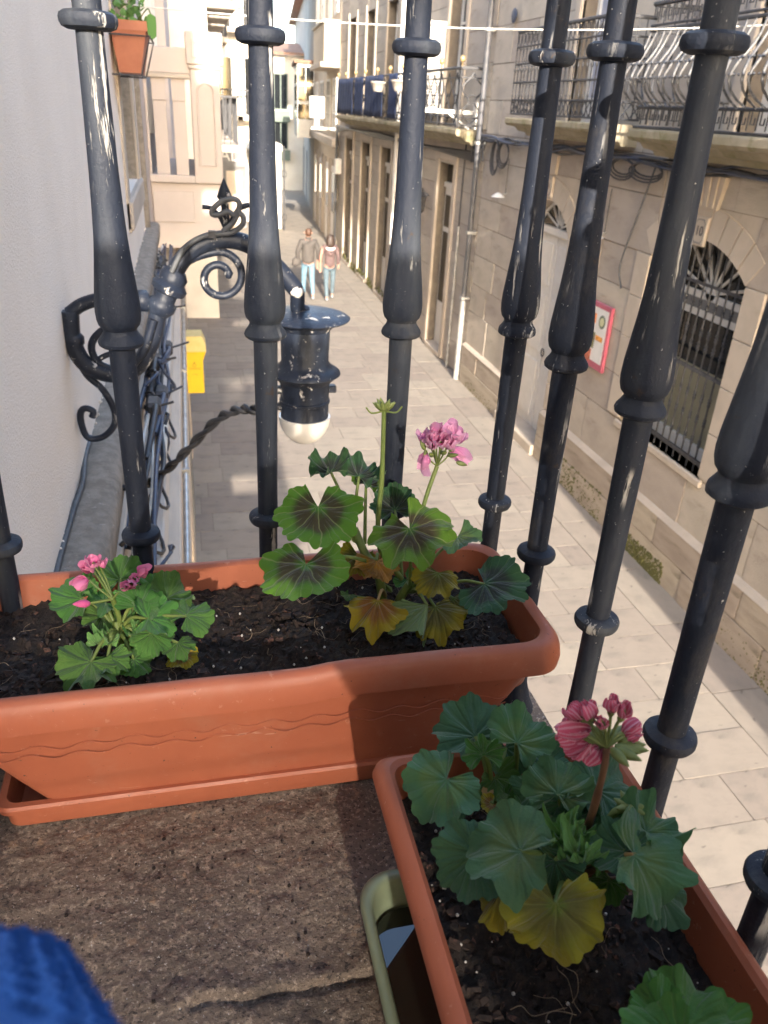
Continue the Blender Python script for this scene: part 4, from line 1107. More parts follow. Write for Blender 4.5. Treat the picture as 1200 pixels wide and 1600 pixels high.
sp0 = at(155, 764, Z=-.95)
MB().tube([(sp0.x - .1, sp0.y, -.95), (sp0.x + .09, sp0.y, -.95)], .009, 8).build('shaft', M['lamp_iron'], e, 60)
MB().lathe([(-.004, .013), (.004, .013)], 8, (sp0.x, sp0.y, -.95), (1, 0, 0)).build('collar', M['lamp_iron'], e)
g_pts = [at(*p, X=WX + .02) for p in ((138, 690), (128, 760), (112, 800), (98, 850), (88, 900), (70, 960))]
cable('grey_flex', [at(142, 683, Z=-.862), at(133, 715, Z=-.864), at(129, 755, Z=-.868), at(116, 792, Z=-.866), at(108, 820, Z=-.868), at(94, 868, Z=-.866), at(84, 910, Z=-.866), at(70, 960, Z=-.866)], .0075, M['grey_cable'], 'thick grey cable following the foot of the plaster wall')
# nest of grey fluff under the ledge end
fl = MB()
for k in range(90):
    c_ = Vector((-.2 + rl.uniform(-.03, .06), 5.4 + rl.uniform(-.5, .6), -1.05 + rl.uniform(-.1, .08)))
    fl.tube([c_, c_ + Vector((rl.uniform(-.05, .05), rl.uniform(-.08, .08), rl.uniform(-.04, .04)))], .008, 4)
tag(fl.build('wire_tangle', M['grey_cable']), 'tangle of old grey wires where the ledge ends', 'wires')

# mail box
mbx = empty('letter_box', (-.1, 10.2, -3.5), label='yellow letter box with paler lid on the left wall', cat='letter box')
yb0 = 10.2
MB().box(-.125, .10, yb0, yb0 + .30, -3.46, -2.90, .015).build('body', M['yellow'], mbx)
MB().prism([(-.125, yb0 - .02, -2.90), (.145, yb0 - .02, -2.90), (.145, yb0 - .02, -2.82), (.10, yb0 - .02, -2.70), (-.125, yb0 - .02, -2.70)], (0, .34, 0)).build('lid', M['yellow_pale'], mbx)
MB().prism([(.10, yb0 + .01, -2.90), (.145, yb0 + .01, -2.90), (.10, yb0 + .01, -3.02)], (0, .28, 0)).build('slot_hood', M['yellow'], mbx)
em = pm('ochre_print', (.42, .27, .03), (.36, .22, .02), 20)
hnm = MB(); hnm.tube([(-.012 + .022 * math.cos(a), yb0 - .002, -3.08 + .018 * math.sin(a)) for a in (6.283 * k / 12 for k in range(12))], .0035, 4, closed=True)
hnm.tube([(-.012, yb0 - .002, -3.06), (-.012, yb0 - .002, -3.035)], .005, 4).tube([(-.028, yb0 - .002, -3.045), (.004, yb0 - .002, -3.045)], .003, 4)
hnm.build('horn_emblem', em, mbx)
text('box_lettering', 'CORREOS', .036, em, mbx, (-.012, yb0 - .002, -3.125), (R(90), 0, 0), .001)
text('box_lettering', '= 7 km', .026, em, mbx, (-.012, yb0 - .002, -3.20), (R(90), 0, 0), .001)

# neighbour: beige balcony with flat balusters
nb_ = empty('beige_house', (WX, 10, GZ), label='beige rendered house next door on the left', cat='house')
MB().box(-4, WX + .02, 6.40, 12, -1.0, 6).build('wall', M['beige'], nb_)
MB().box(-4, -.13, 12.0, 18.95, GZ, 6.).build('far_wall', M['beige'], nb_)
MB().box(WX - .1, WX + .035, 6.38, 6.47, -.98, 6).build('corner_pilaster', M['ledge'], nb_)
for a, b in ((7.9, 9.3), (10, 11.2)):
    fw = MB().box(WX + .021, WX + .08, a, a + .12, -.3, 2.2).box(WX + .021, WX + .08, b - .12, b, -.3, 2.2).box(WX + .021, WX + .08, (a + b) / 2 - .05, (a + b) / 2 + .05, -.3, 2.2).build('window', M['white'], nb_)
    MB().box(WX + .022, WX + .04, a + .12, b - .12, -.3, 2.2).build('pane', M['glass'], fw)
bb = empty('beige_balcony', (0, 8.5, -1.2), label='beige balcony with flat slotted balusters and square corner pier', cat='balcony')
by0, by1, bxr = 7.45, 10.5, .335
pt = lambda px, py: at(px, py, Y=by0)
zt = pt(225, 70).z; zr0 = pt(230, 112).z; zb0 = pt(230, 272).z; zb1 = pt(230, 284).z; zlow = pt(235, 388).z
xp = pt(300, 180).x
bot = MB().box(WX + .021, bxr, by0 + .03, by1, zlow, zb1 - .001, .008).build('balcony_base', M['beige'], bb)
MB().box(WX + .03, xp - .02, by0 + .016, by0 + .031, zlow + .22, zb1 - .07, .005).build('base_panel', M['beige'], bb)
MB().box(WX + .021, xp, by0 - .01, by0 + .16, zb1, zb0, .006).build('bottom_rail', M['beige'], bb)
MB().box(WX + .021, xp, by0 + .01, by0 + .15, zr0, zt, .006).build('top_rail', M['beige'], bb)
MB().box(WX + .021, xp, by0 - .005, by0 + .155, zr0 - .035, zr0 - .001, .006).build('rail_moulding', M['sand_trim'], bb)
xs = [pt(p, 200).x for p in (243, 262, 275, 293)]
for a, b in ((WX + .021, pt(233, 200).x), (pt(241, 200).x, pt(262, 200).x), (pt(272, 200).x, pt(292, 200).x)):
    sl = MB().box(a, b, by0 + .03, by0 + .12, zb0, zr0 - .036, .004).build('flat_baluster', M['beige'], bb)
    MB().box(a - .003, b + .003, by0 + .022, by0 + .03, lerp(zb0, zr0, .74), lerp(zb0, zr0, .96), .003).build('baluster_cap', M['beige'], sl)
MB().box(xp, bxr - .01, by0, by0 + .3, zb1, pt(300, 108).z, .008).build('corner_pier', M['beige'], bb)
zc0, zc1 = pt(300, 108).z, pt(345, 52).z
pc = MB().box(xp - .025, bxr + .02, by0 - .03, by0 + .33, zc0 + .035, zc1, .008).build('pier_cap', M['beige'], bb)
MB().box(xp - .012, bxr + .005, by0 - .016, by0 + .316, zc0, zc0 + .036, .01).build('pier_neck', M['beige'], bb)
MB().box(xp + .02, bxr - .03, by0 - .037, by0 - .029, zc0 + .08, zc1 - .05, .003).build('cap_panel', M['beige'], pc)
ar = MB(); xa, xb = xp + .05, bxr - .06; zA, zB = zb1 + .14, zc0 - .16
ap = [(xa, by0 - .003, zA), (xa, by0 - .003, zB)] + [((xa + xb) / 2 - (xb - xa) / 2 * math.cos(t_), by0 - .003, zB + (xb - xa) / 2 * math.sin(t_)) for t_ in (math.pi * k / 10 for k in range(1, 10))] + [(xb, by0 - .003, zB), (xb, by0 - .003, zA)]
ar.tube(ap, .009, 6, closed=True).build('arched_moulding', M['beige'], bb, 60)
MB().box(bxr - .2, bxr, by0 + .3, by1, zb1, zt, .008).build('street_parapet', M['beige'], bb)

# neighbour's pot on the window
pot = empty('hanging_planter', (-.22, 4.4, .1), label='terracotta window box in a wire holder high on the left wall', cat='planter')
a_, b_ = at(162, 28, Y=4.4), at(231, 36, Y=4.4); c_ = at(214, 114, Y=4.4)
def tl(z, g, x1): return [(WX - .0 + g, 4.4 + g, z), (x1, 4.4 + g, z), (x1, 4.95 - g, z), (WX + g, 4.95 - g, z)]
xw = b_.x
MB().loft([tl(c_.z, .03, xw - .05), tl(a_.z - .04, .008, xw - .012), tl(a_.z - .04, 0, xw), tl(a_.z, 0, xw), tl(a_.z, .015, xw - .015), tl(a_.z - .03, .015, xw - .015)], True, True).build('pot', M['terra2'], pot, local=False)
wh = MB()
for y_ in (4.39, 4.96):
    wh.tube([(WX, y_, a_.z - .06), (xw + .005, y_, a_.z - .06), (xw - .045, y_, c_.z - .01), (WX, y_, c_.z - .01)], .005, 5)
wh.tube([(xw + .005, 4.39, a_.z - .06), (xw + .005, 4.96, a_.z - .06)], .005, 5).tube([(xw - .045, 4.39, c_.z - .01), (xw - .045, 4.96, c_.z - .01)], .005, 5)
wh.build('wire_holder', M['black_iron'], pot)
def blob_leaf(mb, c, d, r, rn):
    d = Vector(d).normalized(); s_ = d.orthogonal().normalized(); s_ = Quaternion(d, rn.random() * 6.28) @ s_
    n_ = d.cross(s_)
    q = [c, c + d * r * .5 + s_ * r * .42 + n_ * r * .1, c + d * r + s_ * r * .2, c + d * r * 1.1 - s_ * r * .1, c + d * r * .5 - s_ * r * .42 + n_ * r * .1]
    mb.add(q, [(0, 1, 2, 3, 4)])
pl = empty('small_plant', (-.2, 4.6, a_.z), label='small leafy plant with reddish buds in the high window box', cat='plant')
lf = MB(); rn = random.Random(6)
for k in range(70):
    c = Vector((rn.uniform(WX + .02, xw - .02), rn.uniform(4.42, 4.9), a_.z + rn.uniform(-.02, .09)))
    blob_leaf(lf, c, (rn.uniform(-1, 1), rn.uniform(-1, .5), rn.uniform(.1, 1)), rn.uniform(.02, .045), rn)
lf.build('foliage', M['leaf_fresh'], pl)
dl = MB(); p0 = at(236, 30, Y=4.4)
dl.add([p0 + Vector(q) * .075 for q in ((0, 0, .3), (.28, 0, .15), (.3, -.1, -.3), (.26, -.1, -.9), (.0, -.1, -1.1), (-.25, -.1, -.8), (-.28, 0, -.2), (-.2, 0, .2))], [tuple(range(8))])
dl.build('drooping_leaf', M['leaf_fresh'], pl)
MB().tube(bez([(xw - .05, 4.5, a_.z), (xw + .0, 4.42, a_.z + .05), p0 + Vector((0, 0, .02))], 5), .003, 5).build('stalk', M['stem'], pl)

# wire across the street
wl, wr = at(205, 8, X=WX), at(1235, 37, X=FX - .05)
tag(MB().tube([wl.lerp(wr, k / 40) + Vector((0, 0, -.09 * 4 * (k / 40) * (1 - k / 40))) for k in range(41)], .0045, 6).build('washing_line', M['white_wire'], None, 80), 'thin white line strung across the street at the top', 'wire')

# balconies added unseen behind and above the lens, to shade the left of the street
for y0, y1, z in ((-5.3, -1.9, -.66), (-5.3, -1.9, 2.35), (-1.0, .95, 2.35)):
    sl = MB().box(WX if y1 > 0 else -.80, .44, y0, y1, z - .16, z, .012).build('balcony_slab', M['ledge'], own)
    n_ = int((y1 - y0) / .14)
    for k in range(n_): MB().tube([(.36, lerp(y0 + .05, y1 - .05, k / (n_ - 1)), z), (.36, lerp(y0 + .05, y1 - .05, k / (n_ - 1)), z + .95)], .011, 6).build('baluster', M['iron'], sl)
    MB().box(.34, .38, y0, y1, z + .95, z + .99).build('rail', M['iron'], sl)
MB().box(-1.2, -.80, -7.0, Y0 - .001, GZ, 6.0).build('added_recessed_wall', M['plaster'], own)  # unseen wall added behind those slabs, set back so the sun passes

# unseen house added behind the lens, to cast shade along the opposite pavement
hb = empty('added_shade_house', (6, -8, GZ), label='unseen sandstone house added behind the lens to shade the opposite pavement', cat='house')
MB().box(4.35, 9, -16, -.25, GZ, 7).build('wall', M['sand'], hb)
MB().box(4.0, 9.2, -16.2, -.2, 7, 7.25).build('eaves', M['roof'], hb)
for k in range(5):
    for z in (-3.6, -.2, 2.8):
        f_ = MB().box(4.30, 4.35, -2.2 - k * 2.8, -2.1 - k * 2.8, z, z + 1.9).box(4.30, 4.35, -1.1 - k * 2.8, -1.0 - k * 2.8, z, z + 1.9).box(4.30, 4.35, -2.1 - k * 2.8, -1.1 - k * 2.8, z + 1.8, z + 1.9).build('window', M['white'], hb)
        MB().box(4.33, 4.349, -2.1 - k * 2.8, -1.1 - k * 2.8, z, z + 1.8).build('pane', M['glass'], f_)
# ================================================================== WALL LANTERN ON ITS SCROLLED BRACKET
LY = 2.0
lp = empty('street_lantern', (WX, LY, -.6), label='black street lantern with white globe on scrolled iron wall bracket', cat='street lamp')
L_ = lambda px, py, dy=0.: at(px, py, Y=LY + dy)
def lt(name, pix, r, dy=0., n=8, sm=6, parent=None, m=None):
    pts = bez([L_(x, y, dy) for x, y in pix], sm)
    return MB().tube(pts, r, n).build(name, m or M['lamp_iron'], parent or lp, 80)
# the thick swan-neck arm
arm_px = [(109, 486), (114, 535), (135, 570), (175, 585), (212, 575), (236, 535), (247, 490), (262, 448), (290, 400), (330, 377), (370, 376), (405, 392), (435, 420), (462, 452)]
arm = lt('swan_neck_arm', arm_px, .021, n=12)
c0 = L_(262, 455)
MB().lathe([(-.06, .024), (-.045, .034), (-.03, .034), (-.022, .026), (-.005, .026), (.0, .040), (.014, .043), (.025, .032), (.04, .034), (.055, .024)], 14, c0, (L_(275, 425) - L_(250, 485))).build('collar', M['lamp_iron'], lp, 50)
lt('upper_stay', [(108, 490), (128, 476), (155, 468), (190, 466), (222, 470)], .016)
MB().lathe([(-.02, .012), (-.008, .022), (.008, .022), (.02, .012)], 10, L_(117, 531), (0, .2, 1)).build('knuckle', M['lamp_iron'], lp, 60)
MB().lathe([(-.02, .010), (-.01, .026), (.012, .026), (.02, .012)], 10, L_(222, 470), (1, 0, 0)).build('knuckle', M['lamp_iron'], lp, 60)
def spiral(px, py, r0, r1, a0, turns, k=40):
    return [(px + lerp(r0, r1, i / k) * math.cos(a0 + turns * 6.283 * i / k), py + lerp(r0, r1, i / k) * math.sin(a0 + turns * 6.283 * i / k)) for i in range(k + 1)]
sp_px = [(250, 480), (268, 440), (295, 408), (330, 395)] + spiral(343, 433, 39, 15, -1.35, 1.15, 14) 
lt('scroll', sp_px, .0095, sm=4)
MB().lathe([(-.012, .006), (0, .012), (.012, .006)], 8, L_(*sp_px[-1])).build('scroll_eye', M['lamp_iron'], lp, 60)
lt('inner_scroll', [(205, 505), (175, 508), (150, 525), (143, 545), (155, 568), (185, 580)], .009, sm=5)
lt('lower_scroll', [(114, 545), (135, 585), (160, 608), (178, 640), (178, 665), (160, 683), (138, 684), (128, 665), (126, 645), (134, 638), (146, 643), (144, 652)], .0085, sm=5)
lt('clip_loop', [(150, 590), (147, 572), (160, 558), (182, 552), (205, 560)], .007, sm=5)
lt('strap', [(243, 488), (232, 530), (215, 560)], .010, dy=.03)
lt('strap', [(240, 500), (226, 545), (208, 570)], .010, dy=-.03)
# crest on the arm
cr = L_(354, 352)
crest = lt('crest_stem', [(356, 372), (353, 345), (351, 318)], .009, parent=lp)
MB().lathe([(0, .004), (.006, .012), (.014, .018), (.03, .012), (.055, .001)], 8, L_(351, 318)).build('spear_tip', M['lamp_iron'], crest, 60)
lt('crest_curl', [(354, 362), (344, 340), (331, 326), (316, 323)], .005, parent=crest)
lt('crest_curl', [(354, 362), (362, 345), (374, 326), (390, 320)], .006, parent=crest)
lt('crest_flex', [(268, 425), (285, 392), (305, 375), (330, 366), (360, 364), (378, 352), (380, 340), (373, 330), (374, 318), (366, 311), (348, 314), (334, 325), (331, 334), (340, 336), (355, 331), (366, 336), (372, 331), (364, 348), (348, 362)], .0062, sm=5, dy=-.03, parent=lp, m=M['grey_cable'])
MB().box(*[v for a in range(3) for v in (L_(331, 366, -.03)[a] - .008, L_(331, 366, -.03)[a] + .008)]).build('cable_tie', M['cable'], lp)
# lamp head
lh = L_(476, 560); hx, hy = lh.x + .005, LY + .03
zt_ = L_(480, 478).z; zb_ = L_(480, 705).z
H_ = zt_ - zb_
pr = [(0.962, .004), (.964, .02), (.957, .045), (.944, .072), (.926, .096), (.912, .103), (.902, .100), (.893, .076), (.868, .070), (.85, .066), (.835, .060), (.62, .058), (.60, .063), (.585, .068), (.575, .075), (.555, .086), (.54, .088), (.525, .080), (.505, .072), (.49, .066), (.47, .061), (.36, .060), (.355, .063), (.34, .063), (.335, .060), (.235, .060), (.225, .063), (.215, .062), (.212, .05)]
MB().lathe([(zb_ + h * H_, r * (1.13 if h > .88 else 1.08)) for h, r in reversed(pr)], 28, (hx, hy, 0)).build('lamp_head', M['lamp_iron'], lp, 40)
MB().lathe([(zb_ + .235 * H_ - .070 * math.sin(a) * 1.15, max(.0005, .070 * math.cos(a))) for a in (math.pi / 2 * (1 - k / 12) for k in range(13))], 28, (hx, hy, 0)).build('globe', M['globe'], lp, 60)
MB().tube(bez([L_(452, 440), L_(464, 456), Vector((hx - .02, hy - .01, zb_ + .972 * H_)), Vector((hx, hy, zb_ + .94 * H_))], 5), .019, 10).build('hanger', M['lamp_iron'], lp, 80)
MB().box(hx + .058, hx + .085, hy - .012, hy + .012, zb_ + .40 * H_, zb_ + .45 * H_, .003).build('fixing_screw', M['lamp_iron'], lp)
MB().box(hx - .085, hx - .058, hy - .012, hy + .012, zb_ + .40 * H_, zb_ + .45 * H_, .003).build('fixing_screw', M['lamp_iron'], lp)
MB().box(hx - .004, hx + .004, hy - .066, hy - .058, zb_ + .24 * H_, zb_ + .36 * H_).build('seam_clip', M['lamp_iron'], lp)
st_ = MB()
st_.lathe([(-.014, .006), (-.009, .014), (-.002, .0155), (.004, .013), (.010, .0145), (.016, .008)], 9, L_(464, 456, -.010), (-.9, -.3, .5)); st_.build('paint_lump', M['wood_pale'], lp, 60)
# twisted lead
base = [L_(400, 640, .06), L_(372, 640, .1), L_(340, 655, .2), L_(300, 695, .3), L_(265, 730, .35), L_(236, 752, .4), L_(215, 775, .35)]
line = bez([Vector((hx - .06, hy, zb_ + .31 * H_))] + base, 10)
tw = empty('twisted_lead', base[3], label='twisted black electric lead looping from the wall to the lantern', cat='cable')
for s_ in (0, math.pi):
    pts = []
    for i, p in enumerate(line):
        t_ = (line[min(i + 1, len(line) - 1)] - line[max(i - 1, 0)]).normalized()
        u = t_.orthogonal().normalized() if i == 0 else (u - t_ * u.dot(t_)).normalized()
        pts.append(p + (Quaternion(t_, s_ + i * .55) @ u) * .0075)
    MB().tube(pts, .0078, 6).build('strand', M['cable'], tw, 80)

# ================================================================== PEOPLE
def skin_mesh(name, verts, edges, radii, m, parent, sub=2, root=0):
    me = bpy.data.meshes.new(name); me.from_pydata([Vector(v) for v in verts], edges, []); me.materials.append(m)
    o = ob(name, me, parent)
    sk = o.modifiers.new('skin', 'SKIN'); sk.use_smooth_shade = True
    d = me.skin_vertices.new(name='') if not me.skin_vertices else me.skin_vertices[0]
    for i, r in enumerate(radii):
        d.data[i].radius = r if isinstance(r, tuple) else (r, r)
        d.data[i].use_root = (i == root)
    ss = o.modifiers.new('sub', 'SUBSURF'); ss.levels = ss.render_levels = sub
    return o

def walker(name, x, y, h, label, jm, tm, hm, long_hair, handside, bag):
    g = GZ; k = h / 1.75
    e = empty(name, (x, y, g), label=label, cat='person', group='people walking away')
    P = lambda a, b, c: (x + a * k, y + b * k, g + c * k)
    s = handside
    bv = [P(0, 0, .95), P(0, 0, 1.15), P(0, .01, 1.38), P(0, .01, 1.50), P(0, .02, 1.60), P(0, .02, 1.70),
          P(-.19, .0, 1.42), P(-.25, -.01, 1.16), P(-.25, .03, .93), P(.19, 0, 1.42), P(.25, -.01, 1.16), P(.25, .03, .93),
          P(-.09, 0, .9), P(-.10, .07 * s, .5), P(-.10, .16 * s - .05, .08), P(-.10, .16 * s + .07, .03), P(.09, 0, .9), P(.10, -.04 * s, .5), P(.10, -.17 * s - .05, .10), P(.10, -.17 * s + .06, .03),
          P(-.25, .05, .82), P(.25, .05, .82)]
    be = [(0, 1), (1, 2), (2, 3), (3, 4), (4, 5), (2, 6), (6, 7), (7, 8), (2, 9), (9, 10), (10, 11), (0, 12), (12, 13), (13, 14), (14, 15), (0, 16), (16, 17), (17, 18), (18, 19), (8, 20), (11, 21)]
    rr = [.12, .11, .12, .05, .085, .075, .05, .042, .032, .05, .042, .032, .075, .05, .04, .035, .075, .05, .04, .035, .03, .03]
    skin_mesh('body', bv, be, [r * k for r in rr], M['skin'], e)
    w = 1.0 if not long_hair else .88
    jv = [P(0, 0, .84), P(0, 0, 1.06), P(0, .0, 1.30), P(0, .01, 1.43), P(-.17 * w, 0, 1.42), P(-.28 * w, -.05 * s, 1.17), P(-.26 * w, .07 - .06 * s, .95), P(.17 * w, 0, 1.42), P(.27 * w, -.02, 1.17), P(.26 * w, .03, .95)]
    je = [(0, 1), (1, 2), (2, 3), (3, 4), (4, 5), (5, 6), (3, 7), (7, 8), (8, 9)]
    jr = [(.185 * w * k, .135 * k), (.172 * w * k, .127 * k), (.185 * w * k, .13 * k), (.12 * k, .1 * k), .078 * k, .066 * k, .055 * k, .078 * k, .066 * k, .055 * k]
    skin_mesh('jacket', jv, je, jr, jm, e)
    tv = [P(0, 0, .98), P(-.09, 0, .84), P(-.10, .065 * s, .5), P(-.10, .16 * s - .05, .10), P(.09, 0, .84), P(.10, -.04 * s, .5), P(.10, -.17 * s - .05, .13)]
    skin_mesh('trousers', tv, [(0, 1), (1, 2), (2, 3), (0, 4), (4, 5), (5, 6)], [(.155 * k, .115 * k), .10 * k, .068 * k, .052 * k, .095 * k, .068 * k, .052 * k], tm, e)
    for a, b, c in ((-.10, .16 * s - .05, .05), (.10, -.17 * s - .05, .06)):
        skin_mesh('shoe', [P(a, b - .05, c), P(a, b + .06, c), P(a, b + .17, c - .015)], [(0, 1), (1, 2)], [.045 * k, .045 * k, .035 * k], M['shoe'], e)
    if long_hair:
        hv = [P(0, .02, 1.74), P(0, -.02, 1.66), P(0, -.06, 1.54), P(0, -.09, 1.40)]
        skin_mesh('hair', hv, [(0, 1), (1, 2), (2, 3)], [.085 * k, .115 * k, (.135 * k, .09 * k), (.11 * k, .05 * k)], hm, e)
        skin_mesh('hood_trim', [P(-.13, -.10, 1.40), P(0, -.16, 1.36), P(.13, -.10, 1.40)], [(0, 1), (1, 2)], [.03 * k, .045 * k, .03 * k], M['fur'], e)
        skin_mesh('hood', [P(-.09, -.10, 1.33), P(0, -.15, 1.22), P(.09, -.10, 1.33)], [(0, 1), (1, 2)], [.05 * k, .07 * k, .05 * k], jm, e)
    else:
        skin_mesh('hair', [P(0, .0, 1.73), P(0, -.035, 1.68), P(0, -.045, 1.60), P(0, -.035, 1.54)], [(0, 1), (1, 2), (2, 3)], [.080 * k, .098 * k, .085 * k, .05 * k], hm, e)
        for a in (-.095, .095): skin_mesh('ear', [P(a, .01, 1.60), P(a, .0, 1.65)], [(0, 1)], [.018 * k, .022 * k], M['skin'], e, 1)
        col = MB(); col.lathe([(0, .085 * k), (.07 * k, .072 * k)], 14, P(0, .005, 1.46)).build('collar', jm, e, 60)
    # hand with fingers on the joined side
    hp = Vector(P(.25 * s, .05, .84))
    for q in range(4): skin_mesh('finger', [hp + Vector((.008 * (q - 1.5), .01, -.02)), hp + Vector((.010 * (q - 1.5), .015, -.075)), hp + Vector((.010 * (q - 1.5), -.01, -.11))], [(0, 1), (1, 2)], [.012, .011, .009], M['skin'], e, 1)
    skin_mesh('thumb', [hp + Vector((-.02 * s, .02, .0)), hp + Vector((-.035 * s, .03, -.05))], [(0, 1)], [.012, .010], M['skin'], e, 1)
    if bag:
        skin_mesh('shoulder_bag', [P(-.29, .0, 1.05), P(-.30, .0, .92), P(-.29, .0, .80)], [(0, 1), (1, 2)], [(.06 * k, .11 * k), (.07 * k, .13 * k), (.06 * k, .12 * k)], jm, e)
        MB().tube(bez([P(-.27, .02, 1.05), P(-.16, -.15, 1.32), P(.02, -.14, 1.46), P(.08, .02, 1.48)], 6), .012, 5).build('bag_strap', jm, e)
    return e
pm_, pw_ = at(481, 466, Z=GZ), at(514, 468, Z=GZ)
walker('person', pm_.x, pm_.y, 1.78, 'person with short auburn hair in grey jacket and light jeans walking away', M['jacket_grey'], M['jeans'], M['hair_red'], False, 1, True)
walker('person', pw_.x, pw_.y, 1.66, 'person with long brown hair in plum jacket with white fleece collar', M['jacket_plum'], M['jeans_dk'], M['hair_brown'], True, -1, False)
# ================================================================== OUR BALCONY
FZ = -.64
_ck = [at(*p, Z=-.64) for p in ((300, 1572), (345, 1560), (380, 1566), (420, 1550), (470, 1548), (520, 1536), (580, 1520))]
def crack(x, y):
    d = 1.
    for a, b in zip(_ck, _ck[1:]):
        vx, vy = b.x - a.x, b.y - a.y; L2 = vx * vx + vy * vy; t = min(1, max(0, ((x - a.x) * vx + (y - a.y) * vy) / L2))
        d = min(d, math.hypot(x - a.x - vx * t, y - a.y - vy * t))
    return .006 * max(0, 1 - d / .0055) - .0035 * sstep(.03, .0, d) * (1 if y > _ck[3].y else 0)
def floor_h(x, y): return -crack(x, y) + .0035 * noise.noise(Vector((x * 9, y * 9, 2))) + .0022 * noise.noise(Vector((x * 31, y * 31, 5))) + .0018 * noise.noise(Vector((x * 75, y * 75, 8))) + .0012 * noise.noise(Vector((x * 170, y * 170, 8)))
fl = MB().grid(lambda u, v: (lerp(WX, .385, u), lerp(-1.0, .855, v), FZ + floor_h(lerp(WX, .385, u), lerp(-1, .855, v))), 300, 640)
fl.build('balcony_floor', M['granite'], None, 80, kind='structure')
MB().box(WX, .385, -1.0, .855, FZ - .16, FZ - .012).build('balcony_slab_edge', M['ledge'], None, kind='structure')
# crumbs of soil on the floor
rf = random.Random(8); cr_ = MB()
for k in range(48):
    p = at(rf.uniform(180, 520), rf.gauss(1330, 50), Z=FZ) if k < 34 else at(rf.uniform(60, 560), rf.uniform(1300, 1580), Z=FZ)
    r = rf.uniform(.0006, .0022)
    cr_.lathe([(-r, r * .5), (0, r), (r * .8, r * .4)], 5, (p.x, p.y, FZ + floor_h(p.x, p.y) + r * .3), (rf.random(), rf.random(), 1))
tag(cr_.build('soil_crumbs', M['soil']), 'dark soil crumbs scattered on the balcony floor', 'soil', kind='stuff')

# ------------------------------------------------------------------ railing
rl_ = empty('balcony_railing', (.05, .80, FZ), label='black iron balcony railing of turned bars with rings and flaking paint', cat='railing')
low, mid, top = -.418, -.197, .050
def bar_profile(seed):
    q = random.Random(seed); j = lambda s_: q.uniform(-s_, s_)
    P = [(-.635, .024), (-.628, .026), (-.615, .020), (-.59, .0135), (-.56, .0115), (-.50, .0106)]
    def collar(c, r, rb, rt): return [(c - .0072, rb), (c - .0068, r * .74), (c - .0050, r * .92), (c - .0020, r * .99), (c + .0012, r), (c + .0042, r * .95), (c + .0062, r * .80), (c + .0072, rt)]
    P += collar(low, .0205 + j(.0006), .0104, .0108)
    P += [(-.34, .0112), (-.28, .0118), (-.235, .0121), (-.2140, .0122), (-.2136, .0180), (-.2118, .0204), (-.2090, .0209 + j(.0004)), (-.2060, .0200), (-.2025, .0174), (-.1995, .0157), (-.1975, .0155), (-.1958, .0164), (-.1930, .0188)]
    P += [(-.188, .0202), (-.181, .0207), (-.170, .0201), (-.153, .0183), (-.135, .0163), (-.115, .0146), (-.09, .0133), (-.06, .0124), (-.02, .0117), (.02, .0111)]
    P += collar(top, .0226 + j(.0008), .0109, .0114)
    P += [(.10, .0112), (.20, .0110), (.38, .0112)]
    return P
BARS = [(-.204, .768), (-.067, .775), (.0705, .800), (.213, .801), (.344, .803), (.345, .678), (.352, .550), (.339, .397), (.337, .267), (.337, .13), (.337, -.01), (.337, -.15), (.337, -.29), (.337, -.43)]
ring = MB().lathe([(-.0115, .0126), (-.008, .0172), (-.001, .0202), (.006, .0185), (.0105, .0128)], 24).mesh('ring', M['iron'], 50)
for i, (bx, by) in enumerate(BARS):
    q = random.Random(40 + i)
    pr = bar_profile(i)
    mb = MB(); n = 28; vs, fs = [], []
    lx, ly = q.uniform(-.002, .002), q.uniform(-.002, .002); ph = q.random() * 6
    prof = []
    for (h0, r0), (h1, r1) in zip(pr, pr[1:]):      # extra rings so the worn surface can undulate
        m_ = max(1, int((h1 - h0) / .012))
        prof += [(lerp(h0, h1, k / m_), lerp(r0, r1, k / m_)) for k in range(m_)]
    prof.append(pr[-1])
    for h, r in prof:
        ox, oy = lx * math.sin(h * 5 + ph), ly * math.cos(h * 4 + ph)
        for k in range(n):
            a = 6.2832 * k / n
            rr = r * (1 + .020 * noise.noise(Vector((math.cos(a) * 2.2, math.sin(a) * 2.2, h * 28 + i * 9))))
            vs.append((bx + ox + rr * math.cos(a), by + oy + rr * math.sin(a), h))
    for s_ in range(len(prof) - 1):
        for k in range(n): fs.append((s_*n + k, s_*n + (k+1) % n, (s_+1)*n + (k+1) % n, (s_+1)*n + k))
    fs.append(tuple(range(n))[::-1]); fs.append(tuple((len(prof)-1)*n + k for k in range(n)))
    mb.add(vs, fs).build('turned_bar', M['iron'], rl_, 33)
MB().tube([(WX, .772, .40), (-.067, .775, .40), (.344, .803, .40), (.344, .678, .40), (.338, .267, .40), (.337, -.6, .40)], .022, 12).build('hand_rail', M['iron'], rl_, 60)
MB().box(WX, .355, .795, .812, FZ - .002, FZ + .012).build('bottom_rail', M['iron'], rl_)
MB().box(.330, .352, -.6, .79, FZ - .002, FZ + .012).build('bottom_rail', M['iron'], rl_)

# ------------------------------------------------------------------ planters
def rrect(x0, x1, y0, y1, z, r, n=7, wob=None):
    out = []
    for cx, cy, a0 in ((x1 - r, y1 - r, 0), (x0 + r, y1 - r, 90), (x0 + r, y0 + r, 180), (x1 - r, y0 + r, 270)):
        for k in range(n + 1):
            a = R(a0 + 90 * k / n); out.append((cx + r * math.cos(a), cy + r * math.sin(a), z))
    # subdivide the straight sides
    res = []
    m = len(out)
    for i in range(m):
        a, b = Vector(out[i]), Vector(out[(i + 1) % m]); L = (b - a).length
        k = max(1, int(L / .02))
        res += [a.lerp(b, q / k) for q in range(k)]
    return res

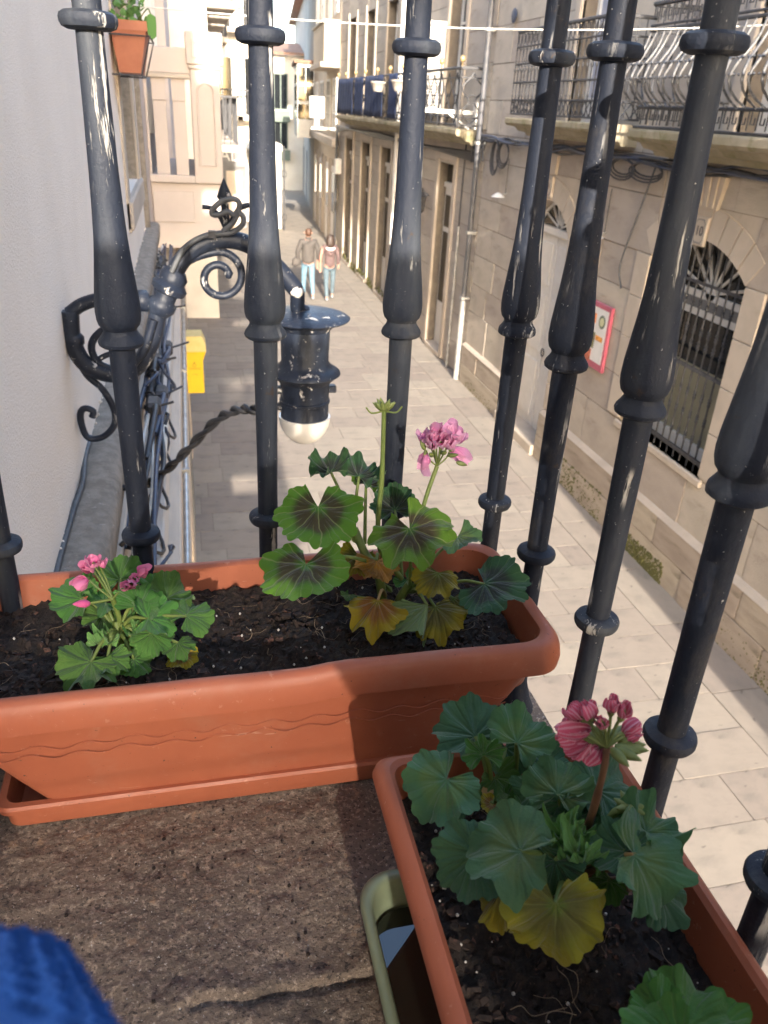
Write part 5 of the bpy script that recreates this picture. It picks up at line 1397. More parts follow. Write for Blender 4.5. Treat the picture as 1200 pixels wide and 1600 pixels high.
def planter_shell(x0, x1, y0, y1, zr, zf, lip, r, taper, name_parent, m, wob=0., soil=.035, lipw=.016, drop=.034):
    """lofted rounded-rectangle rings: foot, tapered wall, rolled lip, inner wall"""
    ring_spec = []
    hgt = zr - zf
    def ring(ins_x, ins_y, z, rad): return (x0 + ins_x, x1 - ins_x, y0 + ins_y, y1 - ins_y, z, rad)
    spec = [ring(taper + .004, taper * .45 + .004, zf, r * .5), ring(taper, taper * .45, zf + .004, r * .55)]
    for k in range(1, 7):
        t = k / 7; spec.append(ring(lerp(taper, lipw, t), lerp(taper * .45, lipw, t), lerp(zf, zr - drop, t), r * lerp(.55, .9, t)))
    spec += [ring(lipw, lipw, zr - drop, r * .9), ring(lipw * .25, lipw * .25, zr - drop + .001, r), ring(0, 0, zr - drop + .004, r), ring(-.001, -.001, zr - drop * .6, r), ring(.0005, .0005, zr - drop * .3, r), ring(.003, .003, zr - .004, r), ring(.006, .006, zr - .001, r), ring(.010, .010, zr, r), ring(lip - .003, lip - .003, zr - .0005, r * .85), ring(lip, lip, zr - .003, r * .8), ring(lip + .002, lip + .002, zr - .02, r * .75), ring(lip + .006, lip + .006, zr - soil - .03, r * .7)]
    n0 = len(rrect(*spec[9][:4], 0, spec[9][5]))
    loops = []
    base = rrect(x0, x1, y0, y1, 0, r)
    cx, cy = (x0 + x1) / 2, (y0 + y1) / 2; hx_, hy_ = (x1 - x0) / 2, (y1 - y0) / 2
    for sx0, sx1, sy0, sy1, z, rad in spec:
        lp_ = []
        for v in base:      # map the outer ring onto the inset ring so vertex counts agree
            u, w_ = (v.x - cx) / hx_, (v.y - cy) / hy_
            X_, Y_ = (sx0 + sx1) / 2 + u * (sx1 - sx0) / 2, (sy0 + sy1) / 2 + w_ * (sy1 - sy0) / 2
            dz = wob * (noise.noise(Vector((X_ * 4, Y_ * 4, 1))) + .5 * noise.noise(Vector((X_ * 13, Y_ * 13, 4)))) if z > zf + .06 else 0
            dy = wob * .8 * noise.noise(Vector((X_ * 5, 3, z * 3))) if z > zf + .06 else 0
            dz += wob * 1.6 * sstep(.085, .115, X_) if (z > zf + .1 and w_ < 0 and wob > 0 and name_parent.name.startswith('long')) else 0
            lp_.append((X_, Y_ + dy, z + dz))
        loops.append(lp_)
    return MB().loft(loops, True, False).build('tub', m, name_parent, 38)

def soil_bed(parent, x0, x1, y0, y1, zs, seed, n_chip, n_perl, n_root):
    q = random.Random(seed)
    def hgt(x, y):
        v = Vector((x * 14, y * 14, seed))
        return .008 * noise.noise(v) + .006 * noise.noise(v * 2.7) + .005 * noise.noise(v * 6.3) + .003 * noise.noise(v * 14)
    nu, nv = int((x1 - x0) / .0032), int((y1 - y0) / .0032)
    mb = MB().grid(lambda u, v: (lerp(x0, x1, u), lerp(y0, y1, v), zs + hgt(lerp(x0, x1, u), lerp(y0, y1, v)) + .003 * q.random()), nu, nv)
    mb.build('soil', M['soil'], parent, 60, kind='stuff')
    ch = MB()
    for k in range(n_chip):
        x, y = q.uniform(x0 + .008, x1 - .008), q.uniform(y0 + .008, y1 - .008); r = q.choice((.001, .0013, .0016, .002, .0024, .0028, .0034, .0046))
        rot = Quaternion((q.uniform(-1, 1), q.uniform(-1, 1), q.uniform(-1, 1)), q.random() * 3)
        vs = [rot @ Vector((sx * r * q.uniform(.7, 1.2), sy * r * q.uniform(.4, .8), sz * r * q.uniform(.2, .5))) + Vector((x, y, zs + hgt(x, y) + r * .3)) for sx in (-1, 1) for sy in (-1, 1) for sz in (-1, 1)]
        ch.add(vs, [(0, 1, 3, 2), (4, 6, 7, 5), (0, 4, 5, 1), (2, 3, 7, 6), (0, 2, 6, 4), (1, 5, 7, 3)])
    ch.build('bark_chips', M['soil_chip'], parent, kind='stuff')
    pe = MB()
    for k in range(n_perl):
        x, y = q.uniform(x0 + .01, x1 - .01), q.uniform(y0 + .01, y1 - .01); r = q.choice((.0006, .0008, .001, .0014))
        pe.lathe([(-r, r * .4), (0, r), (r, r * .4)], 6, (x, y, zs + hgt(x, y) + .003 + r * .5))
    pe.build('perlite_grains', M['perlite'], parent, 60, kind='stuff')
    ro = MB()
    for k in range(n_root):
        x, y, a = q.uniform(x0 + .02, x1 - .02), q.uniform(y0 + .02, y1 - .02), q.random() * 6.3
        pts = []
        for s_ in range(q.choice((4, 5, 7))):
            pts.append((x, y, zs + hgt(x, y) + .004 + .003 * q.random())); a += q.uniform(-.9, .9); x += .007 * math.cos(a); y += .007 * math.sin(a)
        ro.tube(bez(pts, 3), q.choice((.00018, .00025, .00032)), 4)
    ro.build('dry_roots', M['root'], parent, kind='stuff')
M['soil_chip'] = pm('bark_chips', (.016, .010, .008), (.034, .019, .014), 120, .9, .5, 300, .001, c3=(.12, .055, .040), c3_scale=85, c3_t=(.57, .63))

RZ = -.459
pl1 = empty('long_planter', (.04, .67, FZ), label='long terracotta planter along the end railing with two pink geraniums', cat='planter')
planter_shell(-.252, .341, .562, .786, RZ, FZ + .014, .017, .030, .092, pl1, M['terra'], wob=.0026, lipw=.014, drop=.036)
for z_, ph in ((-.525, 0.), (-.537, 1.2)):
    pts = []
    for k in range(150):
        x = lerp(-.19, .29, k / 149); t = (z_ - FZ) / (RZ - .036 - FZ)
        pts.append((x, .562 + lerp(.0414, .014, t) - .0002, z_ + .0028 * math.sin(x * 150 + ph) + .001 * math.sin(x * 61)))
    MB().tube(pts, .0007, 5).build('wavy_line', M['terra'], pl1)
soil_bed(pl1, -.232, .314, .582, .768, -.494, 3, 2600, 70, 60)
tr1 = empty('planter_tray', (.04, .68, FZ), label='shallow terracotta tray under the long planter', cat='tray')
def tray_shell(x0, x1, y0, y1, z0, z1, r, parent, m, th=.008, flare=.006):
    a = lambda ins, z: [(v.x, v.y, z) for v in rrect(x0 + ins, x1 - ins, y0 + ins, y1 - ins, 0, r)]
    base = rrect(x0, x1, y0, y1, 0, r); cx, cy = (x0 + x1) / 2, (y0 + y1) / 2; hx_, hy_ = (x1 - x0) / 2, (y1 - y0) / 2
    def rg(ins, z): return [(cx + (v.x - cx) / hx_ * (hx_ - ins), cy + (v.y - cy) / hy_ * (hy_ - ins), z) for v in base]
    L = [rg(flare + .002, z0), rg(flare, z0 + .003), rg(.004, z1 - .011), rg(.0, z1 - .009), rg(-.001, z1 - .003), rg(.001, z1), rg(th - .001, z1), rg(th, z1 - .002), rg(th + flare, z0 + .005)]
    return MB().loft(L, True, True).build('dish', m, parent, 40)
tray_shell(-.207, .29, .594, .776, FZ + .002, FZ + .034, .012, tr1, M['terra'])

pl2 = empty('near_planter', (.22, .16, FZ), label='terracotta planter beside the street railing with bluish leaved geranium', cat='planter')
planter_shell(.119, .323, -.14, .459, RZ, FZ + .03, .0135, .014, .05, pl2, M['terra'], wob=.0012, lipw=.007, drop=.022)
soil_bed(pl2, .134, .308, -.12, .444, -.497, 7, 2600, 130, 60)
tr2 = empty('green_tray', (.2, .2, FZ), label='glossy green tray with dark water under the near planter', cat='tray')
base_t = (.108, .31, -.1, .447)
MB().loft([[(v.x, v.y, z) for v in rrect(base_t[0] + i_, base_t[1] - i_, base_t[2] + i_, base_t[3] - i_, 0, .03)] if False else
    [(lerp(.203, v.x, 1 - i_ / .107), lerp(.1735, v.y, 1 - i_ / .2735), z) for v in rrect(*base_t, 0, .03)] for i_, z in ((.012, FZ + .001), (.008, FZ + .006), (.003, FZ + .042), (0., FZ + .048), (-.001, FZ + .052))], True, False).build('dish', M['green_tray'], tr2, 60)
MB().loft([[(lerp(.203, v.x, 1 - i_ / .107), lerp(.1735, v.y, 1 - i_ / .2735), z) for v in rrect(*base_t, 0, .03)] for i_, z in ((-.001, FZ + .050), (-.0012, FZ + .054), (.001, FZ + .057), (.007, FZ + .057), (.0095, FZ + .054), (.0105, FZ + .02), (.014, FZ + .012))], False, False).build('rim', M['tray_rim'], tr2, 60)
MB().add([(lerp(.203, v.x, .885), lerp(.1735, v.y, .95), FZ + .022) for v in rrect(*base_t, 0, .03)], [tuple(range(len(rrect(*base_t, 0, .03))))]).build('water', M['water'], tr2)

# ================================================================== GERANIUMS
def leaf_mesh(name, Rr, m, seed, cup=.25, wave=.10, pleat=.05, fold=0., spread=150, lobes=7, curl=0.):
    q = random.Random(seed); nt, nr = 126, 10
    ph = q.random() * 6
    vs, rad, ang = [(0, 0, 0)], [0.], [.5]
    for j in range(1, nr + 1):
        t = j / nr
        for i in range(nt + 1):
            u = i / nt; th = R(lerp(-spread, spread, u))
            lobe = 1 + .060 * math.cos(lobes * 2 * math.pi * (u - .5)) * 1.0
            # shorter toward the sinus, small crenations round the edge
            body = lerp(1.0, .70, sstep(.55, 1.0, abs(u - .5) * 2)) * (.94 + .06 * math.cos(th))
            cren = 1 + .078 * abs(math.sin(lobes * 3 * math.pi * (u - .5) + .3)) + .030 * noise.noise(Vector((u * 17, seed, 0)))
            r = Rr * t * (body * lerp(1, lobe * cren, t))
            x, y = r * math.cos(th), r * math.sin(th)
            z = Rr * (cup * t * t * (.6 + .4 * math.cos(th * .5)) - pleat * t * math.cos(lobes * 2 * math.pi * (u - .5)) * (1 - .2 * t)
                + 1.3 * wave * t ** 3 * math.sin(3 * th + ph) + .8 * wave * t ** 4 * math.sin(8 * th + ph * 2)
                + .20 * t * noise.noise(Vector((x / Rr * 1.3, y / Rr * 1.3, seed * 3.1))) + .05 * t * t * noise.noise(Vector((x / Rr * 4, y / Rr * 4, seed * 1.7))))
            z += fold * abs(y) - curl * (max(0, x) / Rr) ** 2 * Rr
            vs.append((x, y, z)); rad.append(t); ang.append(u)
    fs = []
    for i in range(nt): fs.append((0, 1 + i, 2 + i))
    for j in range(nr - 1):
        for i in range(nt):
            a = 1 + j * (nt + 1) + i; fs.append((a, a + nt + 1, a + nt + 2, a + 1))
    mb = MB(); mb.v, mb.f = vs, fs; mb.a = {'rad': rad, 'ang': ang}
    return mb.mesh(name, m, 180)

UP = Vector((0, 0, 1))
def place(spec):
    """(px, py, key, value): a sight line met with the level Z or the cross plane Y of that leaf"""
    px, py, k, v = spec
    return at(px, py, Z=v) if k == 'z' else at(px, py, Y=v)

LEAF_K = {}
def leaf(plant, b, t, m, root, size=None, up=.55, roll=0., cup=.2, wave=.10, pleat=.05, fold=0., spread=150, sm=None, pr=.0017, seed=[100], curl=0., bow=.5):
    seed[0] += 1
    B, T = place(b), place(t)
    ax = T - B; Rr = (size or ax.length) * LEAF_K.get(plant.name, 1.)
    ax.normalize()
    ref = (-B).normalized() * (1 - up) + UP * up
    nrm = (ref - ax * ref.dot(ax)).normalized()
    nrm = Quaternion(ax, R(roll)) @ nrm
    sd = nrm.cross(ax)
    q_ = random.Random(seed[0] * 7)
    fold += q_.uniform(-.16, .16); curl += q_.uniform(-.06, .16); wave *= q_.uniform(.8, 1.7); pleat *= q_.uniform(.8, 1.5); spread += q_.uniform(-10, 6)
    me = leaf_mesh('leaf', Rr, M[m], seed[0], cup, wave, pleat, fold, spread, curl=curl)
    mat = Matrix((ax, sd, nrm)).transposed().to_4x4(); mat.translation = B
    me.transform(mat)
    o = ob('leaf', me, plant)
    if root is not None:
        root = Vector(root)
        midp = root.lerp(B, bow) + Vector((0, 0, .012)) - nrm * .004
        MB().tube(bez([root, midp, B - nrm * .0006], 7), [lerp(pr * 1.25, pr * .85, k / 14) for k in range(15)], 7).build('petiole', M[sm or 'stem'], o, 80)
    return o

def petal_mesh(Lp, w, m, seed, cupv=.3):
    q = random.Random(seed); n, k = 7, 6
    vs, rad, ang = [], [], []
    for i in range(n + 1):
        t = i / n
        ww = w * (math.sin(math.pi * (.08 + .80 * t) ** 1.25)) ** .8
        for j in range(k + 1):
            s_ = lerp(-1, 1, j / k)
            vs.append((t * Lp * (1 - .08 * s_ * s_), s_ * ww, Lp * (cupv * (t - .2) ** 2 * 1.6 + .12 * s_ * s_ * t + .22 * noise.noise(Vector((t * 3, s_ * 2, seed))) + .10 * t * noise.noise(Vector((t * 7, s_ * 5, seed))))))
            rad.append(t); ang.append((s_ + 1) / 2)
    fs = [(i*(k+1)+j, (i+1)*(k+1)+j, (i+1)*(k+1)+j+1, i*(k+1)+j+1) for i in range(n) for j in range(k)]
    mb = MB(); mb.v, mb.f = vs, fs; mb.a = {'rad': rad, 'ang': ang}
    return mb.mesh('petal', m, 180)

def floret(head, c, d, size, pm_l, seed, npet=5, spread=50, hub=None):
    """five petals opening round direction d at c, on a pedicel from hub"""
    q = random.Random(seed); d = Vector(d).normalized(); u = d.orthogonal().normalized(); u = Quaternion(d, q.random() * 6.28) @ u
    for k in range(npet):
        v = Quaternion(d, 6.283 * k / npet + q.uniform(-.25, .25)) @ u
        a = R(spread + q.uniform(-18, 18))
        ax = (d * math.cos(a) + v * math.sin(a)).normalized()
        nr = (d - ax * d.dot(ax)).normalized(); sd = nr.cross(ax)
        me = pm_l[q.randrange(len(pm_l))]
        mt = Matrix((ax, sd, nr)).transposed().to_4x4() @ Matrix.Scale(size * q.uniform(.8, 1.15), 4); mt.translation = Vector(c)
        o = ob('petal', me, head); o.matrix_basis = mt

def budlet(mb, c, d, L_, r):
    mb.lathe([(0, r * .45), (L_ * .25, r), (L_ * .6, r * .85), (L_ * .9, r * .3), (L_, r * .05)], 7, c, d)

PET = {k: [petal_mesh(1.0, .42, M[k], s_, .25 + .1 * s_) for s_ in range(4)] for k in ('petal_pink', 'petal_lilac', 'petal_crim')}

# ---- geranium with the tall bare stalk (dark zoned leaves), right half of the long planter
g2 = empty('geranium', at(592, 950, Z=-.49), label='tall geranium with brown zoned leaves and lilac pink flower head', cat='geranium', group='potted geraniums')
LEAF_K[g2.name] = .90
S2 = at(600, 955, Z=-.494)
N1 = at(562, 850, Y=.712); N2 = at(590, 890, Y=.69); N3 = at(640, 925, Y=.675)
MB().tube(bez([S2, N2, at(572, 868, Y=.70), at(553, 826, Y=.715)], 6), [.0052] * 10 + [.0044] * 9, 9).build('stem', M['stem'], g2, 80)
MB().tube(bez([S2 + Vector((.012, 0, 0)), at(628, 930, Y=.68), N3 + Vector((0, 0, .01))], 6), .0048, 9).build('stem', M['stem'], g2, 80)
for px, py, dx, dy in ((588, 812, 6, -14), (595, 838, 8, -20), (556, 848, -8, -16), (600, 905, 10, -14), (612, 925, -8, -10)):
    p = at(px, py, Y=.71); MB().lathe([(0, .001), (.005, .0035), (.014, .0005)], 5, p, at(px + dx, py + dy, Y=.71) - p).build('stipule', M['stem'], g2, 60)
z2 = lambda *a, **k: leaf(g2, *a, **k)
z2((497, 792, 'y', .705), (503, 868, 'y', .655), 'leaf_zone', N1, size=.049, up=.35, cup=.06, wave=.08, pleat=.035, spread=158)
z2((478, 882, 'y', .660), (446, 950, 'y', .61), 'leaf_zone', at(585, 880, Y=.69), size=.050, up=.6, cup=-.05, wave=.10, spread=150, roll=14)
z2((640, 826, 'y', .655), (672, 884, 'y', .605), 'leaf_zone', N3, size=.048, up=.55, cup=.02, wave=.09, spread=155, roll=4)
z2((517, 737, 'y', .735), (498, 712, 'y', .765), 'leaf_zone_dark', at(548, 838, Y=.715), size=.024, up=.9, cup=.42, wave=.16, pleat=.08, roll=-8)
z2((561, 744, 'y', .735), (580, 722, 'y', .765), 'leaf_zone_dark', at(553, 830, Y=.715), size=.026, up=.9, cup=.42, wave=.16, pleat=.08, roll=6)
z2((572, 756, 'y', .745), (597, 738, 'y', .775), 'leaf_zone', at(570, 850, Y=.715), size=.021, up=.8, cup=.4, wave=.15)
z2((617, 797, 'y', .755), (612, 756, 'y', .775), 'leaf_zone_dark', at(628, 900, Y=.70), size=.030, up=.25, cup=.25, wave=.12, pleat=.07, spread=140)
z2((715, 838, 'y', .70), (728, 872, 'y', .665), 'leaf_blue', N3, size=.028, up=.6)
z2((560, 868, 'y', .715), (545, 900, 'y', .70), 'leaf_olive', N2, size=.026, up=.3, cup=.3, wave=.2, spread=120)
z2((588, 876, 'y', .675), (588, 930, 'y', .665), 'leaf_orange', N2, size=.030, up=.1, cup=-.3, wave=.3, fold=-.9, spread=110)
z2((590, 938, 'y', .645), (576, 1003, 'y', .60), 'leaf_yellow', at(602, 930, Y=.68), size=.036, up=.35, cup=-.25, wave=.24, pleat=.12, spread=125, sm='stem_tan')
z2((757, 912, 'y', .635), (822, 928, 'y', .60), 'leaf_zone_dark', at(655, 930, Y=.675), size=.046, up=.5, cup=.02, wave=.10, spread=140, roll=-8, bow=.6)
z2((684, 895, 'y', .65), (672, 938, 'y', .625), 'leaf_olive', N3, size=.028, up=.35, cup=-.15, wave=.16, spread=125)
z2((668, 945, 'y', .632), (660, 1010, 'y', .592), 'leaf_under', N3, size=.036, up=.1, cup=-.1, fold=-1.1, spread=105, roll=-35)
z2((680, 948, 'y', .638), (694, 1008, 'y', .595), 'leaf_olive', N3, size=.036, up=.35, cup=-.12, wave=.14, spread=125)
z2((708, 934, 'y', .645), (722, 970, 'y', .62), 'leaf_olive', N3, size=.024, up=.3, cup=-.2, wave=.2, spread=120)
z2((636, 905, 'y', .69), (660, 918, 'y', .665), 'leaf_fresh', N3, size=.018, up=.6, cup=.3)
z2((545, 930, 'y', .66), (538, 938, 'y', .65), 'leaf_fresh', at(610, 965, Z=-.49), size=.010, up=.6, cup=.2)
# bare stalk with green seed head
tip = at(600, 642, Y=.705)
MB().tube(bez([at(628, 905, Y=.69), at(592, 850, Y=.70), at(597, 740, Y=.705), tip], 8), [.0030] * 10 + [.0026] * 8 + [.0023] * 7, 8).build('flower_stalk', M['stem'], g2, 80)
sh_ = empty('seed_head', tip); sh_.parent = g2; sh_.matrix_parent_inverse = wm(g2).inverted()
q = random.Random(1)
for k in range(11):
    d = Vector((math.cos(k * 2.4) * .8, math.sin(k * 2.4) * .6, .5 + .6 * q.random())); mb = MB(); budlet(mb, tip, d, .014, .0028); mb.build('green_bud', M['bud'], sh_, 60)
for dx in (-1, 1):
    MB().tube(bez([tip, tip + Vector((dx * .012, 0, -.002)), tip + Vector((dx * .018, 0, .004))], 4), .0009, 5).build('bract', M['bud'], sh_)
# lilac flower head
hub = at(683, 728, Y=.695); ctr = at(686, 690, Y=.695)
MB().tube(bez([at(655, 815, Y=.685), at(668, 770, Y=.69), hub], 7), .0023, 8).build('flower_stalk', M['stem'], g2, 80)
fh = empty('flower_head', hub); fh.parent = g2; fh.matrix_parent_inverse = wm(g2).inverted()
pd = MB()
for i, (px, py, dd) in enumerate(((668, 684, .0), (680, 676, -.008), (697, 674, -.006), (709, 682, 0), (690, 688, -.018), (703, 692, -.016), (676, 692, -.014), (662, 715, .0), (711, 706, .004))):
    c = at(px, py, Y=.695 + dd); d = (c - hub).normalized() * .6 + Vector((0, -.5, .25))
    if i == 7: d = Vector((-.35, -.1, -1)); npt = 2
    elif i == 8: d = Vector((.6, 0, -.3)); npt = 3
    else: npt = 5
    floret(fh, c - d.normalized() * .006, d, .0165 if i < 7 else .021, PET['petal_lilac'], 50 + i, npt, 48 if i < 7 else 22)
    pd.tube(bez([hub, hub.lerp(c, .5) + Vector((0, 0, .001)), c - d.normalized() * .006], 4), .0009, 5)
    budlet(pd, c - d.normalized() * .008, d, .008, .0022)
pd.build('pedicels', M['bud'], fh, 80)
for px, py, d in ((713, 722, (.9, -.2, -.25)), (664, 703, (-.4, 0, .8)), (700, 712, (.4, -.4, .2)), (690, 708, (.1, -.6, .3)), (676, 712, (-.3, -.4, .3))):
    mb = MB(); budlet(mb, at(px, py, Y=.69), d, .012, .0026); mb.build('green_bud', M['bud'], fh, 60)

# ---- small geranium, left half of the long planter
g1 = empty('geranium', at(192, 1025, Z=-.49), label='small bushy geranium with bright pink flowers at left of the long planter', cat='geranium', group='potted geraniums')
LEAF_K[g1.name] = .80
S1 = at(194, 1022, Z=-.494)
U1 = at(185, 990, Z=-.468)
MB().tube(bez([S1, U1, at(182, 970, Z=-.455)], 6), .0042, 9).build('stem', M['stem'], g1, 80)
MB().tube(bez([S1 + Vector((.008, 0, 0)), at(205, 995, Z=-.47), at(212, 975, Z=-.46)], 6), .0036, 9).build('stem', M['stem'], g1, 80)
z1_ = lambda *a, **k: leaf(g1, *a, root=U1, **k)
z1_((142, 1034, 'z', -.462), (104, 1072, 'z', -.470), 'leaf_fresh', size=.036, cup=.02, wave=.14, spread=140, roll=6)
z1_((168, 1026, 'z', -.464), (182, 1052, 'z', -.470), 'leaf_fresh', size=.026, cup=.05, wave=.12, spread=125)
z1_((126, 935, 'z', -.440), (76, 924, 'z', -.436), 'leaf_fresh', size=.033, up=.95, cup=.22, wave=.2, roll=-22)
z1_((188, 905, 'z', -.438), (190, 886, 'z', -.43), 'leaf_fresh', size=.030, up=.5, cup=.1, wave=.12)
z1_((232, 966, 'z', -.440), (274, 958, 'z', -.444), 'leaf_fresh', size=.032, cup=.05, wave=.14)
z1_((216, 948, 'z', -.44), (232, 914, 'z', -.42), 'leaf_fresh', size=.030, up=.3, cup=.35, fold=.5, spread=120)
z1_((262, 934, 'z', -.438), (296, 908, 'z', -.434), 'leaf_fresh', size=.030, up=.8, cup=.2, wave=.18, roll=16)
z1_((292, 962, 'z', -.440), (326, 938, 'z', -.436), 'leaf_fresh', size=.030, up=.7, cup=-.1, wave=.12, fold=-.3)
z1_((236, 990, 'z', -.455), (243, 1022, 'z', -.468), 'leaf_fresh', size=.026, cup=.05, wave=.14, spread=130)
z1_((278, 1004, 'z', -.466), (290, 1028, 'z', -.472), 'leaf_fresh', size=.022, cup=-.1, wave=.14, spread=130)
z1_((283, 1022, 'z', -.482), (294, 1040, 'z', -.486), 'leaf_yellow', size=.020, up=.8, cup=.0, wave=.14)
z1_((210, 1030, 'z', -.474), (222, 1040, 'z', -.48), 'leaf_fresh', size=.022, up=.7, cup=.1, wave=.2)
z1_((160, 962, 'z', -.455), (152, 980, 'z', -.46), 'leaf_fresh', size=.024, up=.6, cup=.2)
z1_((165, 942, 'z', -.445), (148, 944, 'z', -.44), 'leaf_fresh', size=.026, up=.7, cup=.2, wave=.2)
z1_((244, 922, 'z', -.44), (254, 912, 'z', -.436), 'leaf_fresh', size=.022, up=.7, cup=.2)
for i, (px, py) in enumerate(((160, 1000), (170, 1008), (152, 1006), (205, 982), (212, 990), (198, 975))):
    z1_((px, py, 'z', -.462), (px + (-1) ** i * 6, py - 4, 'z', -.452), 'leaf_fresh', size=.0115, up=.8, cup=.9, wave=.35, pleat=.14)
hub = at(176, 936, Z=-.425)
MB().tube(bez([U1, at(186, 965, Z=-.45), hub], 6), .0026, 8).build('flower_stalk', M['stem'], g1, 80)
fh = empty('flower_head', hub); fh.parent = g1; fh.matrix_parent_inverse = wm(g1).inverted()
pd = MB()
for i, (px, py, zz, d, n_, sz) in enumerate(((140, 888, -.405, (-.4, -.5, .5), 5, .014), (132, 908, -.405, (-.6, -.6, -.1), 4, .014), (146, 880, -.395, (-.1, -.3, .9), 4, .013), (158, 882, -.40, (.3, -.2, .8), 3, .010), (204, 912, -.41, (.2, -.8, .4), 6, .011), (199, 916, -.412, (-.1, -.9, .3), 5, .009), (220, 897, -.41, (.6, -.4, .5), 5, .013), (210, 905, -.408, (.2, -.7, .6), 4, .010))):
    c = at(px, py, Z=zz); d = Vector(d).normalized()
    floret(fh, c - d * .004, d, sz, PET['petal_pink'], 90 + i, n_, 45)
    pd.tube(bez([hub, hub.lerp(c, .5) + Vector((0, 0, .002)), c - d * .004], 4), .0011, 5); budlet(pd, c - d * .006, d, .008, .0024)
bc = at(140, 943, Z=-.43)
pd.tube(bez([hub, hub.lerp(bc, .5), bc], 4), .0014, 5); pd.build('pedicels', M['stem'], fh, 80)
mb = MB(); budlet(mb, bc, at(112, 944, Z=-.425) - bc, .016, .0042); mb.build('pink_bud', M['petal_pink'], fh, 60)

# ---- bluish geranium in the near planter
g3 = empty('geranium', at(890, 1390, Z=-.49), label='large bluish green geranium with wilting crimson flower head', cat='geranium', group='potted geraniums')
LEAF_K[g3.name] = .77
S3 = at(895, 1400, Z=-.497); U3 = at(888, 1372, Z=-.47)
A3 = at(770, 1265, Z=-.475)
MB().tube(bez([S3, U3, at(900, 1330, Z=-.44)], 6), .0058, 9).build('stem', M['stem_tan'], g3, 80)
MB().tube(bez([U3, at(840, 1360, Z=-.468), at(818, 1340, Z=-.455)], 6), .0045, 9).build('stem', M['stem_red'], g3, 80)
MB().tube(bez([S3, at(830, 1320, Z=-.485), A3, at(762, 1235, Z=-.45)], 6), .0046, 9).build('stem', M['stem_tan'], g3, 80)
def z3(*a, root=None, **k): return leaf(g3, *a, root=root or U3, pr=.0021, **k)
z3((698, 1218, 'z', -.418), (662, 1256, 'z', -.430), 'leaf_blue', root=at(735, 1270, Z=-.48), size=.039, cup=.04, wave=.12, sm='stem_red', spread=158, roll=8)
z3((742, 1150, 'z', -.430), (716, 1122, 'z', -.425), 'leaf_blue2', root=A3, size=.040, cup=.1, wave=.1)
z3((790, 1168, 'z', -.44), (798, 1190, 'z', -.445), 'leaf_blue2', root=A3, size=.030, cup=.1, wave=.1)
z3((808, 1160, 'z', -.410), (836, 1118, 'z', -.405), 'leaf_blue', root=at(803, 1228, Z=-.47), size=.033, cup=.22, wave=.12, spread=155)
z3((756, 1180, 'z', -.42), (748, 1136, 'z', -.40), 'leaf_fresh', root=A3, size=.021, up=.2, cup=.5, wave=.2, pleat=.12, spread=125)
z3((872, 1240, 'z', -.405), (882, 1190, 'z', -.40), 'leaf_blue', size=.032, cup=.2, wave=.12, roll=-6)
z3((880, 1252, 'z', -.410), (878, 1276, 'z', -.425), 'leaf_blue2', size=.026, cup=.1)
z3((936, 1236, 'z', -.415), (1014, 1238, 'z', -.42), 'leaf_blue2', size=.044, cup=.02, wave=.1, roll=-8)
z3((925, 1262, 'z', -.43), (962, 1278, 'z', -.44), 'leaf_blue2', size=.028, cup=.15)
z3((850, 1196, 'z', -.44), (870, 1180, 'z', -.44), 'leaf_blue2', size=.026, cup=.15)
z3((812, 1330, 'z', -.392), (752, 1318, 'z', -.398), 'leaf_blue', size=.041, cup=.12, wave=.12, spread=160, roll=10)
z3((744, 1336, 'z', -.425), (692, 1372, 'z', -.438), 'leaf_blue2', size=.035, cup=-.05, wave=.12, roll=-6)
z3((792, 1378, 'z', -.425), (742, 1424, 'z', -.445), 'leaf_olive', size=.036, cup=-.15, wave=.2, pleat=.1, spread=135)
z3((868, 1414, 'z', -.415), (872, 1498, 'z', -.440), 'leaf_olive', size=.041, cup=.0, wave=.13, spread=160, up=.5)
z3((992, 1336, 'z', -.395), (1062, 1372, 'z', -.408), 'leaf_blue', size=.043, cup=.04, wave=.13, spread=150, roll=-4, sm='stem_tan')
z3((978, 1330, 'z', -.40), (948, 1322, 'z', -.40), 'leaf_blue2', size=.026, cup=.1)
z3((1030, 1382, 'z', -.415), (1068, 1412, 'z', -.43), 'leaf_blue2', size=.032, cup=-.05, wave=.14, spread=140, sm='stem_red')
z3((868, 1346, 'z', -.412), (862, 1376, 'z', -.425), 'leaf_blue2', size=.029, cup=.05, spread=130)
z3((836, 1284, 'z', -.44), (840, 1262, 'z', -.44), 'leaf_fresh', size=.026, up=.5, cup=.3)
z3((826, 1310, 'z', -.45), (836, 1322, 'z', -.46), 'leaf_olive', size=.018, cup=.3)
z3((952, 1376, 'z', -.44), (946, 1396, 'z', -.45), 'leaf_fresh', size=.017, cup=.3, wave=.2)
z3((768, 1256, 'z', -.45), (740, 1272, 'z', -.45), 'leaf_yellow', root=A3, size=.012, cup=.3)
z3((790, 1250, 'z', -.45), (806, 1262, 'z', -.455), 'leaf_fresh', root=A3, size=.018, cup=.3)
z3((775, 1215, 'z', -.445), (795, 1235, 'z', -.45), 'leaf_fresh', root=A3, size=.022, cup=.2, wave=.2)
z3((705, 1250, 'z', -.45), (722, 1262, 'z', -.455), 'leaf_blue2', root=A3, size=.020, cup=.2)
z3((846, 1232, 'z', -.425), (836, 1262, 'z', -.43), 'leaf_blue', size=.026, up=.4, cup=.2, wave=.2, roll=20)
z3((900, 1278, 'z', -.42), (888, 1262, 'z', -.415), 'leaf_blue2', size=.022, cup=.3, wave=.2)
z3((955, 1292, 'z', -.42), (990, 1284, 'z', -.425), 'leaf_blue2', size=.024, cup=.15, wave=.2)
